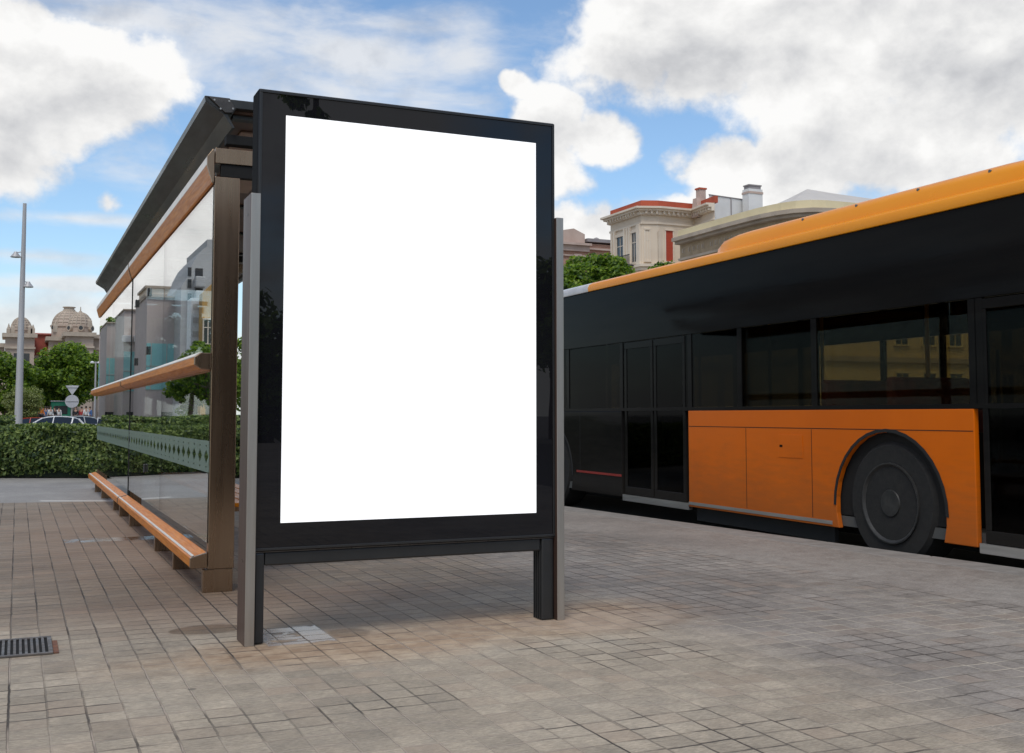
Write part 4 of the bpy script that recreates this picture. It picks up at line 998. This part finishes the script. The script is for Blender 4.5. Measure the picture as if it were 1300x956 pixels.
# ------------------------------------------------------------------ cars
def make_car(label, x, y, z, rz, paint, group='cars on the low road behind the hedge', name='parked_car'):
    t = thing(name, label, 'car', (x, y, z), group, world=False, rz=rz)
    # local x forward, y left
    def arcs(c): return [(c+math.cos(a)*.36, .33+math.sin(a)*.36) for a in [math.pi-.0-math.pi*i/10 for i in range(11)]]
    side = [(-2.1,.28),(-2.12,.62),(-2.02,.93),(-1.2,.985),(1.0,.955),(1.75,.86),(2.08,.66),(2.12,.30)]
    low = [(2.0,.22)]+[p for p in arcs(1.32)][::-1]+[p for p in arcs(-1.30)][::-1]+[(-2.0,.22)]
    poly = side+low
    mb = MB(); mb.prism(poly, lambda a, b: (a, -.86, b), lambda a, b: (a, .86, b)); mb.build('body', paint, t, bevel=.05, seg=3)
    cab = [(-1.95,.95,.80),(1.05,.93,.80),(.30,1.40,.66),(-.2,1.475,.62),(-1.0,1.46,.62),(-1.62,1.33,.66)]
    # roof shell
    ring = [(.42,1.365,.655),(.10,1.445,.63),(-.35,1.485,.62),(-.95,1.475,.62),(-1.5,1.385,.64),(-1.72,1.30,.66)]
    vs = []
    for a, b, w in ring: vs += [(a, -w, b), (a, -w*.55, b+.03), (a, w*.55, b+.03), (a, w, b), (a, w, b-.035), (a, -w, b-.035)]
    k = 6; fs = [(j*k+i, j*k+(i+1)%k, (j+1)*k+(i+1)%k, (j+1)*k+i) for j in range(len(ring)-1) for i in range(k)] + [tuple(range(k)), tuple(range((len(ring)-1)*k, len(ring)*k))]
    MB().add(vs, fs).build('roof', paint, t, smooth=True)
    # glazed cabin
    vs = [(1.12,-.80,.94),(1.12,.80,.94),(.42,.65,1.36),(.42,-.65,1.36), (-2.0,-.78,.94),(-2.0,.78,.94),(-1.70,.655,1.30),(-1.70,-.655,1.30), (-.4,.61,1.452),(-.4,-.61,1.452), (-1.2,.615,1.41),(-1.2,-.615,1.41)]
    fs = [(0,1,2,3),(4,7,6,5),(3,2,8,9),(9,8,10,11),(11,10,6,7),(1,5,6,10,8,2),(0,3,9,11,7,4),(0,4,5,1)]
    MB().add(vs, fs).build('cabin_glass', 'car_window', t)
    mb = MB()
    for s in (-1, 1):
        for (xa, za, wa), (xb, zb, wb), r in (((1.12,.95,.81),(.42,1.365,.66),.035), ((-.15,.96,.815),(-.25,1.46,.63),.035), ((-1.25,.97,.81),(-1.35,1.41,.64),.05), ((-2.0,.95,.79),(-1.68,1.31,.67),.06)):
            mb.tube((xa, s*wa, za), (xb, s*wb, zb), r, n=6)
    mb.build('pillars', paint, t)
    for cx in (1.32, -1.30):
        for s in (-1, 1):
            w = MB().lathe((cx, s*.80-.09, .32), [(.18,0),(.30,0),(.32,.03),(.32,.15),(.30,.18),(.18,.18)], 24, axis='Y').build('wheel', 'tyre', t, smooth=True)
            MB().lathe((cx, s*.80-.085+(s>0)*.09, .32), [(.04,0),(.19,0),(.19,.08),(.04,.08)], 16, axis='Y').build('rim', 'rim', w)
    for s in (-1, 1):
        MB().box(1.92, 2.06, s*.62-.16, s*.62+.16, .62, .76).build('headlight', 'lens_clear', t, bevel=.02)
        MB().box(-2.13, -2.0, s*.66-.14, s*.66+.14, .72, .88).build('tail_light', 'lens_red', t, bevel=.02)
        MB().box(.75, .9, s*.92-.09, s*.92+.09, .98, 1.1).build('mirror', paint, t, bevel=.03)
    return t
zr_ = -.60
p = onY(63, 527, 75); make_car('white hatchback showing its roof and side windows above the hedge', p.x, 75, zr_+.04, math.pi, 'car_white')
p = onY(11, 527, 77); make_car('red car half hidden behind the foot of the lamp mast', onY(34,527,82).x, 82, zr_-.05, math.pi, 'car_red')
p = onY(112, 527, 80); make_car('silver-grey car behind the white one, next to the shelter glass', p.x, 81, zr_+.04, 0, 'car_silver')
p = onY(-14, 527, 70); make_car('white car cut by the left frame edge above the far hedge', p.x, 78, zr_+.02, 0, 'car_white')
# ------------------------------------------------------------------ people
def skinfig(name, pts, edges, mats, parent, root=0, sub=2):
    me = bpy.data.meshes.new(name); me.from_pydata([p[0] for p in pts], edges, []); 
    o = bpy.data.objects.new('tmp', me); col.objects.link(o)
    s = o.modifiers.new('skin', 'SKIN'); s.use_smooth_shade = True
    o.modifiers.new('sub', 'SUBSURF').levels = sub
    for i, p in enumerate(pts): me.skin_vertices[0].data[i].radius = (p[1], p[2] if len(p) > 2 else p[1])
    me.skin_vertices[0].data[root].use_root = True
    dg = bpy.context.evaluated_depsgraph_get(); dg.update()
    m2 = bpy.data.meshes.new_from_object(o.evaluated_get(dg)); m2.name = name
    bpy.data.objects.remove(o)
    m2.materials.clear()
    for m in mats: m2.materials.append(MATS[m])
    q = bpy.data.objects.new(name, m2); col.objects.link(q); q.parent = parent
    return q
def make_person(walk, shirt, trousers):
    t = thing('person', 'person', 'person', (0,0,0), 'people walking in front of the domed building', world=False)
    k = walk
    J = dict(pel=((0,0,.95),.135,.10), waist=((0,0,1.10),.125,.09), chest=((0,0,1.32),.155,.10), neck=((0,.01,1.49),.055,.055), head0=((0,.0,1.56),.075,.085), head1=((0,-.01,1.67),.078,.095), head2=((0,.0,1.75),.05,.06),
             shL=((.17,0,1.42),.062), elL=((.22,.05*k,1.15),.043), wrL=((.21,-.12*k,.92),.028), haL=((.20,-.15*k,.84),.035,.02),
             shR=((-.17,0,1.42),.062), elR=((-.22,-.02*k,1.15),.043), wrR=((-.21,.14*k,.93),.028), haR=((-.20,.18*k,.85),.035,.02),
             hiL=((.09,0,.90),.092), knL=((.095,-.17*k,.50),.062), anL=((.095,-.20*k+.02,.09),.04), toL=((.10,-.33*k-.05,.04),.035),
             hiR=((-.09,0,.90),.092), knR=((-.095,.10*k,.49),.062), anR=((-.095,.30*k+.02,.11),.04), toR=((-.10,.22*k-.08,.04),.035))
    names = list(J); E_ = [('pel','waist'),('waist','chest'),('chest','neck'),('neck','head0'),('head0','head1'),('head1','head2'),('chest','shL'),('shL','elL'),('elL','wrL'),('wrL','haL'),('chest','shR'),('shR','elR'),('elR','wrR'),('wrR','haR'),('pel','hiL'),('hiL','knL'),('knL','anL'),('anL','toL'),('pel','hiR'),('hiR','knR'),('knR','anR'),('anR','toR')]
    skinfig('body', [J[n] for n in names], [(names.index(a), names.index(b)) for a, b in E_], ['skin'], t)
    def sub_(sel, grow, name, mat):
        nn = [n for n in names if n in sel]; ed = [(nn.index(a), nn.index(b)) for a, b in E_ if a in sel and b in sel]
        skinfig(name, [(J[n][0], J[n][1]+grow, (J[n][2] if len(J[n]) > 2 else J[n][1])+grow) for n in nn], ed, [mat], t)
    sub_(('pel','waist','chest','shL','elL','shR','elR','wrL','wrR'), .018, 'shirt', shirt)
    sub_(('pel','hiL','knL','anL','hiR','knR','anR'), .02, 'trousers', trousers)
    MB().lathe((0,.012,1.655), [(.09,0),(.098,.05),(.09,.10),(.06,.145),(.015,.16)], 14).build('hair', 'hair', t, smooth=True)
    return t
protos = [make_person(1.0, 'cloth_navy', 'cloth_dark'), make_person(.35, 'cloth_grey', 'cloth_navy')]
spots = [(52, 'cloth_orange', 104, 'person in an orange top walking alone before the dark arcade', 1.12), (57.5, 'cloth_blue', 108, 'person in a blue top right of the orange one', 1), (64, 'cloth_white', 106, 'person in a white top left of the green panel', 1), (60.5, 'cloth_navy', 112, 'person in dark navy between the blue and white tops', 1),
         (69, 'cloth_dark', 109, 'person in black between the white top and the pale top', 1), (74.5, 'cloth_white', 111, 'person in a pale top next to the green kiosk', 1), (36, 'cloth_navy', 103, 'person in navy right of the lamp mast foot', 1), (41.5, 'cloth_grey', 110, 'person in a grey top left of the orange one', 1), (96, 'cloth_dark', 108, 'person in black right of the road signs', 1),
         (103.5, 'cloth_red', 112, 'person in a dark red top near the arcade right of the signs', 1), (109, 'cloth_white', 105, 'person in a white top left of the slim street lamp', 1), (114, 'cloth_blue', 111, 'person in a blue top at the foot of the slim street lamp', 1), (32, 'cloth_red', 109, 'person in red just right of the lamp mast', 1)]
used = set()
for i, (x, sh, Y, lab, sc) in enumerate(spots):
    pi = i % 2
    o = protos[pi] if pi not in used else copy_tree(protos[pi]); used.add(pi)
    p = onY(x, 527, Y); o.location = (p.x, Y, .0); o.rotation_euler.z = R(rng.uniform(0,360)); o.scale = (sc,)*3; o['label'] = lab
    for ch in [c for c in bpy.data.objects if c.parent == o and c.name.startswith('shirt')]:
        ch.material_slots[0].link = 'OBJECT'; ch.material_slots[0].material = MATS[sh]
# small green kiosk and dark shopfront row beneath the trees
pk = onY(77, 527, 116)
t = thing('green_kiosk', 'small green kiosk standing among the people before the domed building', 'kiosk', (pk.x, 116, 0))
MB().box(pk.x-.9, pk.x+.9, 116, 117.6, 0, 2.3).build('cabin', 'cloth_green', t, bevel=.04)
MB().box(pk.x-.95, pk.x+.95, 115.9, 117.7, 2.301, 2.40).build('roof', 'mast_grey', t, bevel=.03)
MB().box(pk.x-.6, pk.x+.6, 115.97, 115.998, 1.1, 1.9).build('hatch', 'window_dark', t)
# ------------------------------------------------------------------ buildings seen only as reflections in the shelter glass
def mir(x, y, Y): p = onY(x, y, Y); return 2*XG-p.x, p.z
t = thing('concrete_building', 'stepped pinkish concrete building with teal glass bands mirrored in the shelter glass', 'building', (-9,100,0))
blocks = [(236, 187, 379, 96, 437, 495), (189, 158, 395, 108, 447, 497), (159, 136, 411, 122, 455, 498), (137, 108, 423, 136, 462, 499)]
for i, (xa, xb, yt, Y, ya, yb) in enumerate(blocks):
    x0, zt = mir(xa, yt, Y); x1, _ = mir(xb, yt, Y); x0, x1 = min(x0,x1), max(x0,x1)
    zt = mir(xa, yt, Y)[1]
    w_ = MB().box(x0, x1, Y, Y+10, -1, zt).build('wall', 'concrete_wall', t)
    za, zb = mir(xa, ya, Y)[1], mir(xa, yb, Y)[1]
    MB().box(x0+.15, x1-.02, Y-.08, Y-.004, zb, za).build('teal_band', 'teal_glass', t)
    mb = MB(); k = x0+.2
    while k < x1-.1: mb.box(k, k+.05, Y-.12, Y-.082, zb, za); k += 1.25
    mb.box(x0+.15, x1-.02, Y-.12, Y-.082, (za+zb)/2, (za+zb)/2+.05); mb.build('mullion', 'concrete_wall', t)
    mb = MB(); k = x0+.9
    while k+.8 < x1: mb.box(k, k+.9, Y-.05, Y-.004, mir(xa,543,Y)[1], mir(xa,523,Y)[1]); k += 2.2
    mb.build('ground_window', 'window_dark', t)
    mb = MB(); mb.box(x0-.1, x1+.1, Y-.2, Y+10, zt, zt+.12); mb.build('coping', 'stone_trim', w_)
for x, y in ((176.5, 430), (161.5, 430)):
    p = mir(x, y, 107.5); MB().box(p[0]-.45, p[0]+.45, 107.3, 107.98, p[1]-.3, p[1]+.3).build('air_conditioner', 'white_wall', t, bevel=.03)
xa, za = mir(216, 364, 118); xb, zb = mir(197, 364, 118)
t = thing('roof_pavilion', 'pale layered rooftop pavilion behind the concrete building, seen mirrored', 'building', ((xa+xb)/2, 118, 0))
MB().box(min(xa,xb)-1.5, max(xa,xb)+.8, 118, 126, -1, za).build('wall', 'cream_wall', t)
mb = MB()
for k in range(4): mb.box(min(xa,xb)-1.7, max(xa,xb)+1.0, 117.7, 126, za-.25-k*.85, za-k*.85)
mb.build('ledge', 'stone_trim', t)
# apartment block with rounded balconies
t = thing('grey_apartment_block', 'grey apartment block with curved roofline and balconies mirrored in the glass', 'building', (-16,104,0))
prof = [(230,364),(238,352),(243,338),(250,325),(258,316),(263,313),(263,304),(272,304)]
pts = [mir(x, y, 92) for x, y in prof]; pts = [(a, b) for a, b in pts]
poly = [(pts[0][0], -1)] + pts + [(pts[-1][0]-9, pts[-1][1]), (pts[-1][0]-9, -1)]
MB().prY(poly, 92, 104).build('wall', 'balcony_grey', t)
for k, y in enumerate((352, 370, 388, 406, 424)):
    a, z = mir(246, y, 92); b, _ = mir(259, y, 92)
    bb = MB().box(min(a,b), max(a,b), 91.0, 91.99, z-.9, z).build('balcony', 'balcony_grey', t, bevel=.1)
    MB().box(min(a,b)+.1, max(a,b)-.1, 91.95, 91.985, z+.02, z+.75).build('recess', 'window_dark', bb)
mb = MB()
for y in (345, 360, 378, 396, 414): a, z = mir(240.5, y, 92); mb.box(a-.15, a+.15, 91.93, 91.99, z-.35, z+.35)
mb.build('window', 'window_dark', t)
a, z = mir(243, 378, 78); b, z2 = mir(262, 432, 78)
t = thing('white_screen_tower', 'tall white glazed lift tower in front of the grey apartment block', 'tower', ((a+b)/2, 78, 0))
MB().box(min(a,b), max(a,b), 78, 80, -1, z).build('shell', 'scaffold_white', t)
mb = MB()
for k in range(12):
    zz = z-.3-k*.95
    mb.box(min(a,b)+.12, max(a,b)-.12, 77.97, 77.995, zz-.5, zz-.1)
mb.build('pane', 'balcony_grey', t)
a, z = mir(257, 372, 76); b, _ = mir(275, 360, 76)
t = thing('ochre_house', 'ochre orange house at the right edge of the mirrored buildings', 'building', ((a+b)/2, 82, 0))
MB().prY([(max(a,b)-.0,-1),(max(a,b),z),(min(a,b),mir(270,355,76)[1]),(min(a,b)-6,mir(270,352,76)[1]),(min(a,b)-6,-1)], 76, 77.4).build('wall', 'ochre_wall', t)
sg = Seg((min(a,b), 76), (max(a,b), 76))
for zz in (3, 5.8): window(sg, t, .25, .8, zz, zz+1.6, frame='cream_trim', fr=.08)
for i, (x, yt, Y, r) in enumerate(((252, 428, 60, 1.7), (268, 424, 58, 1.8), (243, 446, 62, 1.3))):
    a, z = mir(x, yt, Y)
    make_tree(['green tree mirrored below the white tower', 'green tree mirrored beside the shelter post', 'small green tree mirrored at the corner of the concrete building'][i], (a, Y, -.6), z+.6, r, 1.9, leaf=.11, n=5000, clumps=28)
for i, (x, yt, Y, r) in enumerate(((146, 402, 150, 2.0), (136, 398, 160, 2.4))):
    a, z = mir(x, yt, Y)
    make_tree(['dark tall tree mirrored at the far end of the concrete building', 'far pale tree mirrored past the end of the concrete building'][i], (a, Y, -.6), z+.6, r, 5, leaf=.2, n=5000, clumps=30)
# ------------------------------------------------------------------ sky
w = bpy.data.worlds.new('World'); scn.world = w; w.use_nodes = True
N = NT(w.node_tree); bg = w.node_tree.nodes['Background']
SUN_AZ, SUN_EL = R(215), R(56)    # azimuth clockwise from +Y
sky = N.new('ShaderNodeTexSky', sky_type='NISHITA'); sky.sun_disc = False; sky.sun_elevation = SUN_EL; sky.sun_rotation = SUN_AZ
sky.air_density = 1.0; sky.dust_density = .6; sky.ozone_density = 2.2
tcg = N.new('ShaderNodeTexCoord').outputs['Generated']
nv = N.new('ShaderNodeVectorMath', operation='NORMALIZE'); N.put(nv.inputs[0], tcg); D = nv.outputs[0]
dx, dy, dz = N.sep(D)
az = N.m('MULTIPLY', N.m('ARCTAN2', dx, dy), 57.2958); el = N.m('MULTIPLY', N.m('ARCSINE', dz), 57.2958)
# warp so that the cloud edges billow
def blobs(lst, az_, el_):
    out = None
    for x, y, rx, ry, wt in lst:
        a0, e0 = azel(x, y); k = .0409*math.cos(math.atan((x-650)/1400.))**1.2
        u_ = N.m('DIVIDE', N.m('SUBTRACT', az_, a0), rx*k); v_ = N.m('DIVIDE', N.m('SUBTRACT', el_, e0), ry*.0409)
        d_ = N.m('SQRT', N.m('ADD', N.m('MULTIPLY', u_, u_), N.m('MULTIPLY', v_, v_)))
        f = N.m('MULTIPLY', N.m('SUBTRACT', 1.0, d_), wt)
        out = f if out is None else N.m('MAXIMUM', out, f)
    return out
nz = N.noise(N.mapping(D, (1,1,1.25)), 8, 8, .56, .12)
nzL = N.m('DIVIDE', N.m('SUBTRACT', nz, .5), 1.0)
CUM = [(60,75,160,92,1.0),(130,140,88,60,1.0),(0,185,110,62,1.0),(172,125,42,52,.9),(-60,60,160,140,1),(-235,250,200,230,1.4),(-150,430,110,110,1.2),
       (706,160,56,48,1.0),(776,172,48,42,1.0),(690,230,58,54,1.0),(664,112,22,22,.8),(470,300,190,90,.9),  # the wide blob hidden by the panel is added to whiten the puddle's reflection
       (1030,30,290,112,1.0),(820,28,84,66,1.0),(890,86,64,40,1.0),(1250,80,190,100,1.0),
       (884,212,64,42,1.0),(970,240,150,46,1.0),(1110,195,165,66,1.0),(745,314,130,46,.9),(850,276,90,34,.9),(163,262,20,12,.45),(1050,330,330,66,1.0)]
THIN = [(420,75,260,75,.55),(600,80,90,60,.5),(330,110,110,55,.55),(480,30,200,30,.5),(540,130,120,40,.6),(110,20,190,50,.7),(100,278,160,9,.6),(120,362,150,9,.6),(60,430,240,55,1.0),(250,470,300,60,1.0),(40,325,140,8,.35),(215,85,70,70,.5),(1250,190,130,45,.6),(700,330,300,60,.9),(1000,300,330,60,1.2),(330,210,160,60,.45)]
wx = N.m('MULTIPLY', N.m('SUBTRACT', N.noise(N.mapping(D, (1,1,1), (4,8,2)), 5.5, 6, .55), .5), 7.0)
wy = N.m('MULTIPLY', N.m('SUBTRACT', N.noise(N.mapping(D, (1,1,1), (8,1,5)), 5.5, 6, .55), .5), 6.0)
az_w = N.m('ADD', az, wx); el_w = N.m('ADD', el, wy)
f1 = blobs(CUM, az_w, el_w); f2 = blobs(THIN, az, el)
d1 = N.m('ADD', N.m('ADD', f1, .10), N.m('MULTIPLY', nzL, 1.9))
fine = N.noise(D, 30, 4, .6)
d1 = N.m('ADD', d1, N.m('MULTIPLY', N.m('SUBTRACT', fine, .5), .55))
a1 = N.step(d1, -.06, .36)
nt = N.noise(N.mapping(D, (1,1,2.6), (3,1,2)), 9, 6, .58, .3)
d2 = N.m('ADD', f2, N.m('MULTIPLY', N.m('SUBTRACT', nt, .5), 2.0))
a2 = N.m('MULTIPLY', N.step(d2, -.25, .70), .80)
# broken cloud elsewhere (mostly behind the viewer)
vdot = N.new('ShaderNodeVectorMath', operation='DOT_PRODUCT'); N.put(vdot.inputs[0], D); vdot.inputs[1].default_value = tuple(cf)
out_ = N.step(vdot.outputs['Value'], .72, .86, 1, 0)
gen = N.noise(N.mapping(D, (1,1,1.8), (9,4,0)), 2.6, 5, .55)
a3 = N.m('MULTIPLY', N.step(gen, .40, .56), out_)
alpha = N.m('MAXIMUM', N.m('MAXIMUM', a1, a2), a3)
# shading of the cloud bodies: puffs lit from above, greyer cores
off = N.new('ShaderNodeVectorMath', operation='ADD'); N.put(off.inputs[0], D); off.inputs[1].default_value = (-.012,-.008,.022)
nz2 = N.noise(N.mapping(off.outputs[0], (1,1,1.25)), 8, 8, .56, .12)
relief = N.m('MULTIPLY', N.m('SUBTRACT', nz, nz2), 5.0)
GREY = [(70,100,130,40,1.3),(10,120,100,36,1.2),(100,10,140,30,.8),(960,85,200,60,1.2),(1250,70,190,95,1.5),(1080,120,160,45,1.1),(880,60,90,50,.7),(960,175,120,30,.7),(20,215,90,24,.5)]
gs = N.step(N.m('ADD', blobs(GREY, az, el), N.m('MULTIPLY', nzL, 1.1)), -.35, .75)
core = N.step(d1, .25, 1.5)
lum = N.m('SUBTRACT', N.m('ADD', 8.55, N.m('MULTIPLY', relief, 2.3)), N.m('ADD', N.m('MULTIPLY', core, .4), N.m('MULTIPLY', gs, 1.6)))
lum = N.m('MINIMUM', N.m('MAXIMUM', lum, 4.2), 8.7)
lum = N.m('SUBTRACT', lum, N.m('MULTIPLY', N.step(a1, 0, 1, 1, 0), .9))
lum = N.m('MULTIPLY', lum, N.m('SUBTRACT', 1.0, N.m('MULTIPLY', out_, .28)))
ccol = N.mix(N.step(lum, 4, 8.5), (.93,.95,1.0), (1.0,.995,.985))
cl = N.mix(1.0, ccol, N.comb(lum, lum, lum), 'MULTIPLY')
skyc = N.mix(1.0, sky.outputs[0], (1.30,1.42,1.46), 'MULTIPLY')
hz = N.step(el, 0, 9, 1, 0)
skyc = N.mix(N.m('MULTIPLY', hz, .45), skyc, (6.5,7.2,7.8))
res = N.mix(alpha, skyc, cl)
res = N.mix(N.step(el, -1.5, 0, 1, 0), res, (2.2,2.1,1.95))
for nd in w.node_tree.nodes:
    if nd.type == 'MIX': nd.clamp_result = False; nd.clamp_factor = True
N.put(bg.inputs[0], res); bg.inputs[1].default_value = .1
w.cycles.sampling_method = 'MANUAL'; w.cycles.sample_map_resolution = 512
sd = bpy.data.lights.new('sun', 'SUN'); sd.energy = 1.45; sd.angle = R(24); sd.color = (1.0,.96,.90)
so = bpy.data.objects.new('sun', sd); col.objects.link(so)
sdir = Vector((math.sin(SUN_AZ)*math.cos(SUN_EL), math.cos(SUN_AZ)*math.cos(SUN_EL), math.sin(SUN_EL)))
so.rotation_euler = sdir.to_track_quat('Z', 'Y').to_euler()
vs_ = scn.view_settings; vs_.view_transform = 'Standard'; vs_.look = 'None'; vs_.exposure = .17; vs_.gamma = 1; vs_.use_curve_mapping = False
c_ = scn.cycles; c_.max_bounces = 10; c_.transparent_max_bounces = 24; c_.glossy_bounces = 6; c_.use_denoising = True
